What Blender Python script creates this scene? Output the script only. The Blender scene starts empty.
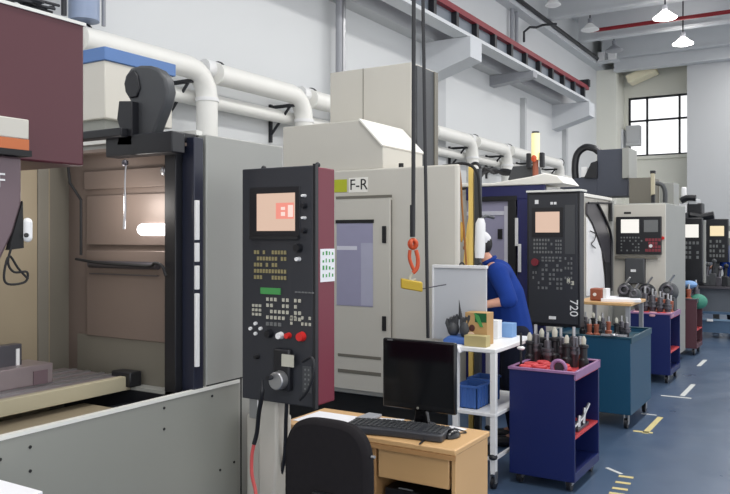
import bpy, bmesh, math, random
from mathutils import Vector, Matrix
random.seed(7)
PI = math.pi
SC = bpy.context.scene
COL = SC.collection
# ------------------------------------------------------------------ camera model
F = 769.0; H = 1.7; YAW = math.radians(31.5); HZ = 237.0
SA, CA = math.sin(YAW), math.cos(YAW)
def at(px, py, X=None, Y=None, Z=None, t=None):
    u = (px-365)/F; v = (HZ-py)/F
    dx = -SA+CA*u; dy = CA+SA*u
    if X is not None: t = X/dx
    elif Y is not None: t = Y/dy
    elif Z is not None: t = (Z-H)/v
    return Vector((dx*t, dy*t, H+v*t))
# ------------------------------------------------------------------ materials
def lin(c):
    c = c/255.0
    return c/12.92 if c <= .04045 else ((c+.055)/1.055)**2.4
def rgb(r, g, b): return (lin(r), lin(g), lin(b), 1)
MATS = {}
def mat(name, col, rough=.5, metal=0, var=.06, scale=6, bump=0, emit=None, estr=1, alpha=None, trans=0, spec=.5, coat=0):
    if name in MATS: return MATS[name]
    m = bpy.data.materials.new(name); m.use_nodes = True
    nt = m.node_tree; b = nt.nodes['Principled BSDF']
    c = rgb(*col)
    tc = nt.nodes.new('ShaderNodeTexCoord'); nz = nt.nodes.new('ShaderNodeTexNoise')
    nz.inputs['Scale'].default_value = scale; nz.inputs['Detail'].default_value = 4
    nt.links.new(tc.outputs['Object'], nz.inputs['Vector'])
    mx = nt.nodes.new('ShaderNodeMix'); mx.data_type = 'RGBA'
    mx.inputs[6].default_value = tuple(max(0, x*(1-var)) for x in c[:3])+(1,)
    mx.inputs[7].default_value = tuple(min(1, x*(1+var)) for x in c[:3])+(1,)
    nt.links.new(nz.outputs['Fac'], mx.inputs[0]); nt.links.new(mx.outputs[2], b.inputs['Base Color'])
    b.inputs['Roughness'].default_value = rough; b.inputs['Metallic'].default_value = metal
    b.inputs['Specular IOR Level'].default_value = spec
    b.inputs['Coat Weight'].default_value = coat
    if trans: b.inputs['Transmission Weight'].default_value = trans
    if bump:
        bp = nt.nodes.new('ShaderNodeBump'); bp.inputs['Strength'].default_value = bump
        n2 = nt.nodes.new('ShaderNodeTexNoise'); n2.inputs['Scale'].default_value = scale*20
        nt.links.new(tc.outputs['Object'], n2.inputs['Vector'])
        nt.links.new(n2.outputs['Fac'], bp.inputs['Height']); nt.links.new(bp.outputs['Normal'], b.inputs['Normal'])
    if emit:
        b.inputs['Emission Color'].default_value = rgb(*emit); b.inputs['Emission Strength'].default_value = estr
    MATS[name] = m
    return m
wallm = mat('painted_wall', (212, 214, 215), .7, var=.02, scale=.6)
endm = mat('sunlit_end_wall', (230, 230, 220), .7, var=.02, scale=.6)  # wall paint raised and warmed, sunlight on the end wall put into it
greym = mat('grey_wall', (188, 190, 192), .7, var=.02, scale=.6)
ceilm = mat('ceiling_grey', (204, 207, 210), .8, var=.04, scale=1)
girdm = mat('girder_paint', (206, 209, 212), .6, var=.04, scale=2)
concm = mat('corbel_paint', (205, 208, 212), .7, var=.02)
beige = mat('beige_enamel', (198, 194, 184), .45, var=.03, scale=3)
beige_l = mat('pale_enamel', (236, 233, 225), .4, var=.02, scale=3)
grey_e = mat('grey_enamel', (152, 153, 148), .42, var=.04, scale=3)
grey_e2 = mat('grey_green_enamel', (140, 141, 134), .45, var=.04, scale=2)
lipm = mat('pale_edge', (222, 222, 216), .35)
darkgap = mat('dark_rubber', (22, 22, 24), .7)
maroon = mat('maroon_enamel', (80, 32, 42), .42, var=.03, scale=3)
maroon2 = mat('maroon_side', (112, 26, 48), .4, var=.04, scale=3)
blackm = mat('black_enamel', (24, 25, 30), .4, var=.1)
bluebk = mat('blue_black_enamel', (30, 34, 50), .38, var=.06)
charc = mat('charcoal_plastic', (66, 68, 71), .5, var=.05)
panelm = mat('panel_black', (44, 46, 52), .5, var=.06, bump=.02)
brownm = mat('interior_steel', (126, 112, 104), .42, metal=.25, var=.08, scale=3)
tanm = mat('interior_tan', (150, 138, 116), .45, metal=.1, var=.08, scale=3)
orangem = mat('orange_strip', (190, 104, 56), .5)
purp = mat('mauve_enamel', (104, 86, 92), .45, var=.04)
steel = mat('steel', (178, 178, 180), .3, metal=.8, var=.08, scale=10)
steeld = mat('dark_steel', (96, 94, 100), .35, metal=.7, var=.1, scale=10)
tablem = mat('machine_bed', (150, 138, 140), .35, metal=.5, var=.12, scale=8)
cream = mat('cream_enamel', (186, 178, 152), .5, var=.04)
screen1 = mat('warm_screen', (90, 70, 60), .3, emit=(226, 196, 176), estr=.55, var=0)
screenp = mat('pink_window_graphic', (90, 50, 45), .3, emit=(240, 150, 135), estr=.6, var=0)
screeno = mat('pale_pink_graphic', (90, 60, 55), .3, emit=(250, 225, 215), estr=.6, var=0)
screenw = mat('white_screen', (120, 120, 115), .3, emit=(238, 234, 228), estr=.62, var=0)
screeny = mat('yellow_screen', (120, 110, 90), .3, emit=(240, 220, 180), estr=.6, var=0)
lampem = mat('lamp_glow', (255, 255, 255), .3, emit=(255, 250, 245), estr=7, var=0)
lampint = mat('work_light_glow', (255, 255, 255), .3, emit=(255, 250, 250), estr=3.5, var=0)
beaconm = mat('yellow_lens', (252, 240, 178), .3, emit=(255, 240, 180), estr=.25, var=.02)
keym = mat('pale_keys', (188, 186, 172), .5)
keyg = mat('grey_keys', (110, 112, 112), .5)
keyy = mat('tan_keys', (150, 140, 100), .5)
redm = mat('red_plastic', (206, 40, 38), .4)
redcloth = mat('red_mat', (196, 62, 68), .6, var=.2, scale=20)
pinkm = mat('pink_trim_and_highlight', (150, 110, 150), .4)  # cart rims: pink highlight put into the colour; ring gauge: its own pink
yellm = mat('yellow_paint', (246, 212, 120), .45, var=.04)
yelld = mat('yellow_hook_paint', (196, 164, 44), .45, var=.1, scale=20)
orangec = mat('orange_red_plastic', (206, 84, 44), .45, var=.1)
navy = mat('navy_cart_paint', (16, 30, 86), .4, var=.06, scale=2)
navyd = mat('navy_machine_paint', (36, 38, 92), .42, var=.05)
teal = mat('teal_cart_paint', (20, 70, 98), .4, var=.06, scale=2)
teald = mat('teal_top_paint', (30, 70, 86), .35, var=.08)
binblue = mat('blue_bin_plastic', (62, 100, 168), .5, var=.06)
whitem = mat('white_plastic', (232, 232, 232), .45, var=.02)
paper = mat('paper', (236, 236, 240), .7, var=.02)
boardm = mat('board_face', (196, 199, 204), .5, var=.03)
wood = mat('beech_laminate', (206, 166, 116), .45, var=.06, scale=3)
woode = mat('beech_edge', (176, 134, 88), .5, var=.06, scale=3)
fabric = mat('black_fabric', (34, 32, 34), .95, var=.15, scale=40, bump=.15, spec=.15)
kbm = mat('keyboard_plastic', (50, 52, 58), .5)
glossb = mat('gloss_black', (14, 14, 18), .22)
scrblk = mat('dark_screen', (10, 11, 16), .12, spec=.35)
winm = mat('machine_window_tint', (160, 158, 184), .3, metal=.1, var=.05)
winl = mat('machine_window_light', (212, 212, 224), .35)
bluetop = mat('blue_band', (84, 118, 170), .45)
bluepipe = mat('blue_grey_duct', (140, 154, 180), .35, var=.04)
pipew = mat('white_duct', (232, 231, 226), .45, var=.02)
pipeg = mat('grey_pipe', (150, 152, 158), .4)
railred = mat('crane_rail_red', (128, 28, 42), .5, var=.08)
redpipe = mat('red_pipe', (140, 24, 34), .45)
black2 = mat('black_steel', (30, 32, 38), .5)
taupe = mat('taupe_enamel', (112, 108, 98), .5)
slate = mat('slate_enamel', (66, 70, 82), .45, var=.04)
skin = mat('skin', (214, 160, 138), .55, var=.05)
jacket = mat('blue_work_cloth', (25, 56, 132), .85, var=.1, scale=12, bump=.1, spec=.2)
trouser = mat('dark_trouser_cloth', (26, 30, 46), .9, var=.1, spec=.2)
hairm = mat('black_hair', (20, 18, 20), .6, bump=.3)
capm = mat('white_cap_cloth', (214, 214, 218), .85, var=.05)
card = mat('cardboard', (186, 150, 100), .75, var=.08)
green = mat('green_print', (70, 150, 80), .6)
greend = mat('green_cloth', (60, 130, 110), .7, var=.2)
tapey = mat('yellow_floor_tape', (206, 190, 130), .6, var=.1)
tapew = mat('white_floor_tape', (196, 198, 196), .6, var=.1)
redhose = mat('red_hose', (206, 86, 84), .4)
lblue = mat('pale_blue_card', (120, 158, 206), .6)
limem = mat('lime_sign', (176, 182, 40), .5)
brownb = mat('brown_box', (150, 84, 62), .6)
camow = mat('sunlit_cream', (238, 230, 200), .6)  # cream with the sunlight on duct and ledge put into the colour
benchb = mat('bench_blue_steel', (74, 98, 124), .4, var=.08)
glassm = mat('window_glass', (255, 255, 255), .02, trans=1, var=0)
# floor: epoxy
fl = bpy.data.materials.new('epoxy_floor'); fl.use_nodes = True
nt = fl.node_tree; b = nt.nodes['Principled BSDF']
tc = nt.nodes.new('ShaderNodeTexCoord'); nz = nt.nodes.new('ShaderNodeTexNoise'); nz.inputs['Scale'].default_value = .9; nz.inputs['Detail'].default_value = 8
nt.links.new(tc.outputs['Object'], nz.inputs['Vector'])
cr = nt.nodes.new('ShaderNodeValToRGB'); cr.color_ramp.elements[0].position = .3; cr.color_ramp.elements[1].position = .7
cr.color_ramp.elements[0].color = rgb(62, 80, 104); cr.color_ramp.elements[1].color = rgb(74, 93, 118)
nt.links.new(nz.outputs['Fac'], cr.inputs[0]); nt.links.new(cr.outputs[0], b.inputs['Base Color'])
n3 = nt.nodes.new('ShaderNodeTexNoise'); n3.inputs['Scale'].default_value = 3; nt.links.new(tc.outputs['Object'], n3.inputs['Vector'])
mr = nt.nodes.new('ShaderNodeMapRange'); mr.inputs[3].default_value = .22; mr.inputs[4].default_value = .42
nt.links.new(n3.outputs['Fac'], mr.inputs[0]); nt.links.new(mr.outputs[0], b.inputs['Roughness'])
# ------------------------------------------------------------------ mesh builder
class MB:
    def __init__(s): s.b = bmesh.new()
    def box(s, x0, x1, y0, y1, z0, z1):
        v = [s.b.verts.new((x, y, z)) for x in (x0, x1) for y in (y0, y1) for z in (z0, z1)]
        for f in ((0,1,3,2),(4,6,7,5),(0,4,5,1),(2,3,7,6),(0,2,6,4),(1,5,7,3)): s.b.faces.new([v[i] for i in f])
        return s
    def obox(s, c, ax, ay, az):           # oriented box: centre and half-axis vectors
        c = Vector(c); ax, ay, az = Vector(ax), Vector(ay), Vector(az)
        v = [s.b.verts.new(c+ax*i+ay*j+az*k) for i in (-1,1) for j in (-1,1) for k in (-1,1)]
        for f in ((0,1,3,2),(4,6,7,5),(0,4,5,1),(2,3,7,6),(0,2,6,4),(1,5,7,3)): s.b.faces.new([v[i] for i in f])
        return s
    def prism(s, pts, axis, a, b):        # pts: 2-D outline, extruded along axis from a to b
        def P(p, q):
            return {'x': (q, p[0], p[1]), 'y': (p[0], q, p[1]), 'z': (p[0], p[1], q)}[axis]
        A = [s.b.verts.new(P(p, a)) for p in pts]; B = [s.b.verts.new(P(p, b)) for p in pts]
        n = len(pts)
        s.b.faces.new(A); s.b.faces.new(B[::-1])
        for i in range(n): s.b.faces.new((A[i], B[i], B[(i+1)%n], A[(i+1)%n]))
        return s
    def cyl(s, p0, p1, r0, r1=None, n=20, caps=True):
        return s.tube([p0, p1], [r0, r0 if r1 is None else r1], n, caps)
    def tube(s, pts, r, n=10, caps=True):
        pts = [Vector(p) for p in pts]
        rs = r if isinstance(r, (list, tuple)) else [r]*len(pts)
        rings = []; prev = None
        for i, p in enumerate(pts):
            if i == 0: d = pts[1]-p
            elif i == len(pts)-1: d = p-pts[i-1]
            else: d = (pts[i+1]-p).normalized()+(p-pts[i-1]).normalized()
            d.normalize()
            if prev is None:
                a = Vector((0,0,1)) if abs(d.z) < .9 else Vector((1,0,0))
                e = d.cross(a).normalized()
            else:
                e = (prev-d*prev.dot(d)).normalized()
            prev = e; g = d.cross(e)
            rings.append([s.b.verts.new(p+(e*math.cos(2*PI*k/n)+g*math.sin(2*PI*k/n))*rs[i]) for k in range(n)])
        for i in range(len(rings)-1):
            for k in range(n):
                s.b.faces.new((rings[i][k], rings[i][(k+1)%n], rings[i+1][(k+1)%n], rings[i+1][k]))
        if caps: s.b.faces.new(rings[0][::-1]); s.b.faces.new(rings[-1])
        return s
    def lathe(s, prof, c=(0,0,0), n=24):  # prof: (r,z) pairs
        c = Vector(c); rings = []
        for r, z in prof:
            rings.append([s.b.verts.new(c+Vector((r*math.cos(2*PI*k/n), r*math.sin(2*PI*k/n), z))) for k in range(n)])
        for i in range(len(rings)-1):
            for k in range(n): s.b.faces.new((rings[i][k], rings[i][(k+1)%n], rings[i+1][(k+1)%n], rings[i+1][k]))
        s.b.faces.new(rings[0][::-1]); s.b.faces.new(rings[-1])
        return s
    def ball(s, c, r, sc=(1,1,1), u=16, v=10, M=None):
        m = Matrix.Translation(Vector(c)) @ (M or Matrix.Identity(4)) @ Matrix.Diagonal((r*sc[0], r*sc[1], r*sc[2], 1))
        bmesh.ops.create_uvsphere(s.b, u_segments=u, v_segments=v, radius=1, matrix=m)
        return s
    def torus(s, c, R, r, axis='z', n=20, m=8, a0=0, a1=2*PI, rot=None):
        pts = []
        full = abs(a1-a0-2*PI) < 1e-6
        k = n+1
        for i in range(k):
            a = a0+(a1-a0)*i/n; p = (R*math.cos(a), R*math.sin(a))
            q = {'z': Vector((p[0], p[1], 0)), 'y': Vector((p[0], 0, p[1])), 'x': Vector((0, p[0], p[1]))}[axis]
            pts.append(Vector(c)+q)
        return s.tube(pts, r, m)
def spline(pts, n=6):
    P = [Vector(p) for p in pts]; P = [P[0]*2-P[1]]+P+[P[-1]*2-P[-2]]; out = []
    for i in range(1, len(P)-2):
        for k in range(n):
            t = k/n; a, b_, c, d = P[i-1], P[i], P[i+1], P[i+2]
            out.append(.5*((2*b_)+(c-a)*t+(2*a-5*b_+4*c-d)*t*t+(3*b_-a-3*c+d)*t**3))
    out.append(P[-2]); return out
def wloc(o):
    v = Vector((0,0,0))
    while o is not None: v += o.location; o = o.parent
    return v
def finish(mb, name, m, parent=None, bev=0, sm=True):
    me = bpy.data.meshes.new(name)
    bmesh.ops.recalc_face_normals(mb.b, faces=mb.b.faces)
    if parent is not None: off = wloc(parent)
    else:
        xs = [v.co for v in mb.b.verts]
        off = Vector(((min(v.x for v in xs)+max(v.x for v in xs))/2, (min(v.y for v in xs)+max(v.y for v in xs))/2, min(v.z for v in xs)))
    for v in mb.b.verts: v.co -= off
    mb.b.to_mesh(me); mb.b.free()
    for mm in (m if isinstance(m, (list, tuple)) else [m]): me.materials.append(mm)
    if sm:
        for p in me.polygons: p.use_smooth = True
        me.set_sharp_from_angle(angle=math.radians(35))
    o = bpy.data.objects.new(name, me); COL.objects.link(o)
    if parent is not None: o.parent = parent
    else: o.location = off
    if bev:
        md = o.modifiers.new('bevel', 'BEVEL'); md.width = bev; md.segments = 2; md.limit_method = 'ANGLE'; md.angle_limit = math.radians(40)
    return o
def tag(o, label, cat, group=None, kind=None):
    o['label'] = label; o['category'] = cat
    if group: o['group'] = group
    if kind: o['kind'] = kind
    return o
def thing(name, label, cat, loc=(0,0,0), group=None):
    o = bpy.data.objects.new(name, None); COL.objects.link(o); o.location = loc; o.empty_display_size = .1
    return tag(o, label, cat, group)
def struct(name, mb, m, bev=0):
    o = finish(mb, name, m, None, bev); o['kind'] = 'structure'; return o
def one(name, mb, m, label, cat, group=None, bev=0):
    return tag(finish(mb, name, m, None, bev), label, cat, group)
def copy_tree(o, parent=None):
    c = o.copy(); COL.objects.link(c)
    if parent: c.parent = parent
    for ch in list(o.children): copy_tree(ch, c)
    return c
def relabel(o, label, cat=None, group=None):
    o['label'] = label
    if cat: o['category'] = cat
    if group: o['group'] = group
def text(name, s, size, loc, m, parent, face='-y', spin=0, ext=.001):
    cu = bpy.data.curves.new(name, 'FONT'); cu.body = s; cu.size = size; cu.extrude = ext; cu.align_x = 'CENTER'; cu.align_y = 'CENTER'
    t = bpy.data.objects.new(name+'_tmp', cu); COL.objects.link(t)
    bpy.context.view_layer.update()
    me = bpy.data.meshes.new_from_object(t); bpy.data.objects.remove(t)
    R = Matrix.Rotation(PI/2, 4, 'X')
    if face == '+x': R = Matrix.Rotation(PI/2, 4, 'Z') @ R
    me.transform(Matrix.Translation(Vector(loc)-wloc(parent)) @ R @ Matrix.Rotation(spin, 4, 'Z'))
    me.materials.clear(); me.materials.append(m)
    o = bpy.data.objects.new(name, me); COL.objects.link(o); o.parent = parent
    return o
# ================================================================== SETTING
WX = -6.4; EY = 25.4; CZ = 7.9
struct('floor', MB().box(WX-.2, 6, -3, EY+.2, -.1, 0), fl)
struct('wall_left', MB().box(WX-.2, WX, -3, EY, 0, CZ), wallm)
wx0, wx1 = at(628,98,Y=EY).x, -3.0
wz0, wz1 = 4.26, 6.15
w = MB()
w.box(WX, wx0, EY, EY+.25, 0, CZ).box(wx1, 6, EY, EY+.25, 0, CZ).box(wx0, wx1, EY, EY+.25, 0, wz0).box(wx0, wx1, EY, EY+.25, wz1, CZ)
struct('wall_end', w, endm)
struct('wall_projection', MB().box(at(687,200,Y=24.3).x, 6, 24.3, EY-.01, 0, CZ), greym)
wf = MB(); yy = EY+.08
for x in (wx0+.03, at(646.5,98,Y=EY).x, at(679,98,Y=EY).x, wx1-.03): wf.box(x-.03, x+.03, yy, yy+.08, wz0, wz1)
for z in (wz0+.03, 5.4, wz1-.03): wf.box(wx0, wx1, yy, yy+.08, z-.03, z+.03)
win = finish(wf, 'window_1', black2); win['kind'] = 'structure'
finish(MB().box(wx0, wx1, yy+.035, yy+.045, wz0, wz1), 'pane', glassm, win)
struct('trim_1', MB().box(wx0-.1, wx1+.1, EY-.08, EY-.002, wz0-.1, wz0), endm)
struct('ceiling', MB().box(WX-.2, 6, -3, EY+.2, CZ, CZ+.15), ceilm)
# pilasters along the left wall and beside the window
for i, (px, ww) in enumerate(((436, .35), (521, .12), (563, .16))):
    p = at(px, 100, X=WX); struct('trim_%d' % (i+2), MB().box(WX+.001, WX+.12, p.y-ww/2, p.y+ww/2, 0, 5.0), greym)
struct('trim_5', MB().box(WX+.001, WX+.6, EY-1.1, EY-.001, 0, 6.9), endm)
x0 = at(604,100,Y=EY).x; x1 = at(622,100,Y=EY).x
struct('trim_6', MB().box(x0, x1, EY-.3, EY-.001, 5.15, 7.0), endm)
struct('trim_7', MB().box(WX+.001, WX+.25, -3, EY, 6.9, 7.15), girdm)
# ceiling girders
for i, y in enumerate((13.5, 16.1, 18.7, 21.3, 23.8)):
    g = MB(); g.box(WX+.3, 6, y-.12, y+.12, 7.1, 7.16).box(WX+.3, 6, y-.03, y+.03, 7.16, CZ-.01).box(WX+.3, 6, y-.12, y+.12, 7.8, CZ-.005)
    tag(finish(g, 'ceiling_girder', girdm), ['pale grey ceiling girder nearest the camera, above the frame', 'pale grey ceiling girder, second nearest the camera', 'pale grey ceiling girder crossing above the nearest lamps', 'pale grey ceiling girder just behind the red ceiling pipe', 'pale grey ceiling girder closest to the end wall'][i], 'girder', 'steel girders under the ceiling')
struct('trim_8', MB().box(WX+.001, WX+.28, -3, 21, 5.2, 5.6), greym)
tag(finish(MB().box(WX+.61, 6, 24.0, 24.2, 6.8, 7.35).box(WX+.61, 6, 23.92, 24.28, 6.76, 6.8), 'end_girder', girdm), 'deep pale girder crossing just in front of the window wall', 'girder')
# crane runway on corbels
R = thing('crane_runway', 'red topped crane rail with dark stiffeners running high along the left wall', 'crane rail', (-5.6, 4, 5.2))
finish(MB().box(-5.72, -5.48, 4, 20.1, 5.52, 5.62), 'top_flange', railred, R)
finish(MB().box(-5.62, -5.58, 4, 20.1, 5.26, 5.52), 'web', mat('web_grey', (110, 118, 128), .5), R)
finish(MB().box(-5.74, -5.46, 4, 20.1, 5.2, 5.26), 'bottom_flange', girdm, R)
for i in range(15):
    y = 19.7-i*.86
    finish(MB().box(-5.58, -5.48, y-.05, y+.05, 5.26, 5.52), 'stiffener', black2, R)
finish(MB().box(-5.75, -5.45, 19.95, 20.1, 5.6, 5.78), 'end_stop', black2, R)
for i, (y, s, hh) in enumerate(((12.35, 1, .45), (15.6, .35, .2), (19.9, 1, .45))):
    zc_ = 5.195; pr = [(WX+.002, zc_), (-5.42, zc_), (-5.42, zc_-.36*s), (WX+.002, zc_-.66*s)]
    one('corbel', MB().prism(pr, 'y', y, y+hh+.05), concm if s == 1 else pipeg, ['white boxy corbel under the crane rail right of the hanging cables', 'small grey wedge bracket under the crane rail', 'white corbel under the far end of the crane rail'][i], 'corbel', 'corbels carrying the crane rail')
# red pipe and ceiling lamps
p0 = at(590,31,Y=20.4); p1 = at(740,11,Y=20.4)
one('ceiling_pipe', MB().cyl((p0.x, 20.4, p0.z), (2.5, 20.4, p0.z), .05), redpipe, 'dark red pipe running across under the ceiling', 'pipe')
def lamp(px, py, t, lab, dia=.5, em=lampem):
    c = at(px, py, t=t); T = thing('pendant_lamp', lab, 'ceiling lamp', c, 'pendant lamps under the ceiling')
    finish(MB().cyl((c.x, c.y, c.z+.2), (c.x, c.y, CZ-.001), .018, n=8), 'rod', black2, T)
    finish(MB().cyl((c.x, c.y, c.z+.16), (c.x, c.y, c.z+.26), .06, n=12), 'lamp_cap', pipeg, T)
    finish(MB().lathe([(dia*.08, .15), (dia*.2, .11), (dia*.38, .03), (dia*.5, -.01), (dia*.5, -.03), (dia*.3, -.06), (.02, -.07)], c), 'lamp_shade', em, T)
lamp(665, 17, 17, 'glowing white pendant lamp, upper of the two bright ones at the right')
lamp(683, 43, 19.5, 'glowing white pendant lamp, lower of the two bright ones at the right')
dim = mat('dim_lamp', (185, 188, 190), .4, emit=(255, 255, 255), estr=.1)
lamp(553, 4, 17, 'pale pendant lamp at the top edge beside the left wall', .34, dim)
lamp(590, 29, 19.6, 'pale flat lamp at the left end of the dark red ceiling pipe', .45, dim)
lamp(614, 50, 21.8, 'unlit grey pendant lamp left of the window top', .5, pipeg)
c0 = at(628, 127, Y=25.3); c1 = at(641.5, 146, Y=25.3)
one('wall_unit', MB().box(c0.x, c1.x, 25.0, 25.31, c1.z, c0.z).box(c0.x+.02, c1.x-.02, 24.98, 25.0, c1.z+.1, c0.z-.1), greym, 'small square grey unit at the lower left of the end window', 'wall unit', bev=.01)
c0 = at(603, 132, Y=25.3); c1 = at(626, 149, Y=25.3)
one('wall_cabinet', MB().box(c0.x, c1.x-.02, 24.95, 25.39, c1.z, c0.z), girdm, 'pale grey wall cabinet left of the end window', 'cabinet', bev=.01)
# hoist on girder
c = at(609, 62, Y=23.4)
T = thing('hoist_trolley', 'small white hoist boxes hanging under the far girders left of the window', 'hoist', c)
finish(MB().box(c.x-.35, c.x+.3, c.y-.1, c.y+.1, c.z-.02, c.z+.04), 'carriage', girdm, T)
for d in (-.2, .1): finish(MB().box(c.x+d-.1, c.x+d+.1, c.y-.12, c.y+.12, c.z+.04, c.z+.3), 'drive_box', whitem, T)
finish(MB().cyl((c.x, c.y, c.z+.04), (c.x, c.y, 7.1), .03, n=8), 'hanger', black2, T)
# sloping cream duct and conduit at the ceiling corner
a, b2 = at(629, 81, Y=24.75), at(656, 69, Y=24.75)
one('sloping_duct', MB().obox((a+b2)/2, (b2-a)/2, (0, .3, 0), Vector((-(b2-a).z, 0, (b2-a).x)).normalized()*.12), camow, 'sunlit cream duct sloping down above the window', 'duct')
one('sunlit_ledge', MB().box(at(655,66,Y=24.7).x, at(686,62,Y=24.7).x, 24.6, 24.95, 6.9, 7.08).box(at(655,66,Y=24.7).x, at(686,62,Y=24.7).x, 24.6, 24.64, 7.08, 7.22), camow, 'cream sunlit ledge strip right above the window', 'ledge')
pts = [(-6.1, 4, 7.05), (-6.1, 23.5, 7.05)]
one('roof_conduit', MB().tube(pts, .05), black2, 'dark straight conduit running along the top of the left wall', 'pipe')
a = at(524, 42, X=-6.3); pts = [a, Vector((-6.3, a.y, 6.55)), Vector((-6.2, a.y+.12, 6.68)), Vector((-6.1, a.y+.3, 6.7)), at(543, 25, X=-6.1), at(556, 24, X=-5.6)]
one('bent_conduit', MB().tube(pts, .028), black2, 'thin dark conduit bending over above the crane rail', 'pipe')
for px, lab in ((512, 'left of the two thin vertical pipes above the crane rail'), (516.5, 'right of the two thin vertical pipes above the crane rail')):
    a = at(px, 44, X=-6.3); one('riser_pipe', MB().cyl((a.x, a.y, 5.602), (a.x, a.y, CZ-.01), .045), pipeg, lab, 'pipe', 'thin riser pipes on the left wall')
a = at(343, 40, X=-6.15); T = thing('vertical_conduit', 'grey vertical pipe above the beige machine top', 'pipe', (a.x, a.y, 3.9))
finish(MB().cyl((a.x-.05, a.y-.03, 0.01), (a.x-.05, a.y-.03, CZ-.01), .05), 'pipe', pipeg, T)
finish(MB().cyl((a.x-.05, a.y+.09, 0.01), (a.x-.05, a.y+.09, CZ-.01), .035), 'pipe', steel, T)
# wall ducts
def duct(y0, y1, lab, drop=True):
    X, Z, r = -6.0, 3.55, .12
    T = thing('wall_duct', lab, 'duct', (X, y1, 2.0), 'white ducts along the left wall')
    pts = [(X, y0, Z), (X, y1-.35, Z)]+[(X, y1-.35+.3*math.sin(a), Z-.3+.3*math.cos(a)) for a in (PI/8, PI/4, 3*PI/8, PI/2)]+[(X, y1-.05, 1.0)]
    finish(MB().tube(pts, r, 20), 'duct_run', pipew, T)
    finish(MB().cyl((X, y1-.05, Z-.3), (X, y1-.05, Z-.34), r+.012), 'joint_ring', whitem, T)
    finish(MB().cyl((X-.08, y1-.02, Z+.06), (X-.08, y1+.2, Z+.06), .1, n=18), 'end_cap', whitem, T)
    finish(MB().cyl((X-.08, y1+.2, Z+.06), (X-.08, y1+.22, Z+.06), .115, n=18), 'clamp', black2, T)
    b = MB(); yb = y1-.28
    b.box(WX+.002, WX+.04, yb-.02, yb+.02, Z-.6, Z-.1).box(WX+.002, X, yb-.02, yb+.02, Z-.16, Z-.12)
    b.tube([(WX+.03, yb, Z-.5), (X-.05, yb, Z-.14)], .018, 6)
    finish(b, 'bracket', black2, T)
names = ['behind the maroon hood', 'curving down left of the control panel', 'ending above the beige machine', 'hidden behind the beige machine', 'behind the hanging cables', 'left of the yellow beacon', 'right behind the yellow beacon', 'far along the wall past the beacon', 'farthest along the wall']
for i, y in enumerate((4.62, 6.46, 8.3, 10.14, 11.98, 13.82, 15.66, 17.5, 19.34)):
    duct(y-1.74, y, 'white fat wall duct with elbow, section '+names[i])
one('lower_wall_pipe', MB().tube([(-6.22, 2, 3.28), (-6.22, 21, 3.28)], .085, 16), pipew, 'long thinner white pipe on the wall just below the ducts', 'pipe')
a = at(84, 20, X=-6.0)
T = thing('supply_duct', 'wide blue grey vertical duct above the maroon hood', 'duct', (a.x, a.y, 3.2))
finish(MB().cyl((a.x, a.y, 3.72), (a.x, a.y, CZ-.01), .14, n=24), 'duct_body', bluepipe, T)
finish(MB().cyl((a.x+.02, a.y+.21, 3.72), (a.x+.02, a.y+.21, CZ-.01), .02, n=8), 'rod', pipeg, T)
finish(MB().cyl((a.x, a.y-.22, 3.72), (a.x, a.y-.22, CZ-.01), .025, n=8), 'rod', black2, T)
a = at(26, 3, t=6.0)
b = MB()
for k in range(7):
    q = [a+Vector((random.uniform(-.1, .1), random.uniform(-.1, .1), random.uniform(-.02, .06)+j*.0)) + Vector((0, (j-2)*.09, 0)) for j in range(5)]
    b.tube(spline(q, 4), .012, 6)
b.tube([a+Vector((0, 0, .0)), Vector((a.x, a.y, CZ-.01))], .012, 6)
one('cable_bundle', b, black2, 'tangle of black cables hanging above the maroon hood', 'cable')
# small cabinets on the wall beyond
# floor marks
def tape(name, px, py, w, l, ang, m, lab, grp):
    c = at(px, py, Z=0); d = Vector((math.cos(ang), math.sin(ang), 0)); e = Vector((-d.y, d.x, 0))
    o = MB().obox((c.x, c.y, .0015), d*l/2, e*w/2, (0, 0, .001))
    one(name, o, m, lab, 'floor tape', grp)
for i, (x, y) in enumerate(((626, 477), (623, 483), (620, 489), (617, 494))):
    tape('floor_tape', x, y, .04, .1, .1, tapey, 'short yellow floor dash beside the nearest cart, number %s from the top' % ['one', 'two', 'three', 'four'][i], 'yellow dashes by the near cart')
tape('floor_tape', 614, 471, .03, .16, 2.5, tapew, 'pale floor tape strip at the top of the dashes by the nearest cart', None)
tape('floor_tape', 653, 425, .05, .7, PI/2, tapey, 'long yellow floor tape line beside the teal cart', None)
tape('floor_tape', 643, 432, .045, .16, .1, tapey, 'short yellow tape foot beside the teal cart wheels', None)
tape('floor_tape', 649, 414.5, .03, .14, 0, tapew, 'small white floor mark just behind the teal cart', None)
tape('floor_tape', 688, 390, .05, .75, PI/2, tapew, 'pale floor tape line beside the second navy cart', None)
tape('floor_tape', 702, 363, .05, .6, PI/2, tapew, 'farthest pale floor tape line near the bench', None)
tape('floor_tape', 676, 397, .045, .3, .05, tapew, 'pale tape piece at the foot of the line by the second navy cart', None)
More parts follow.
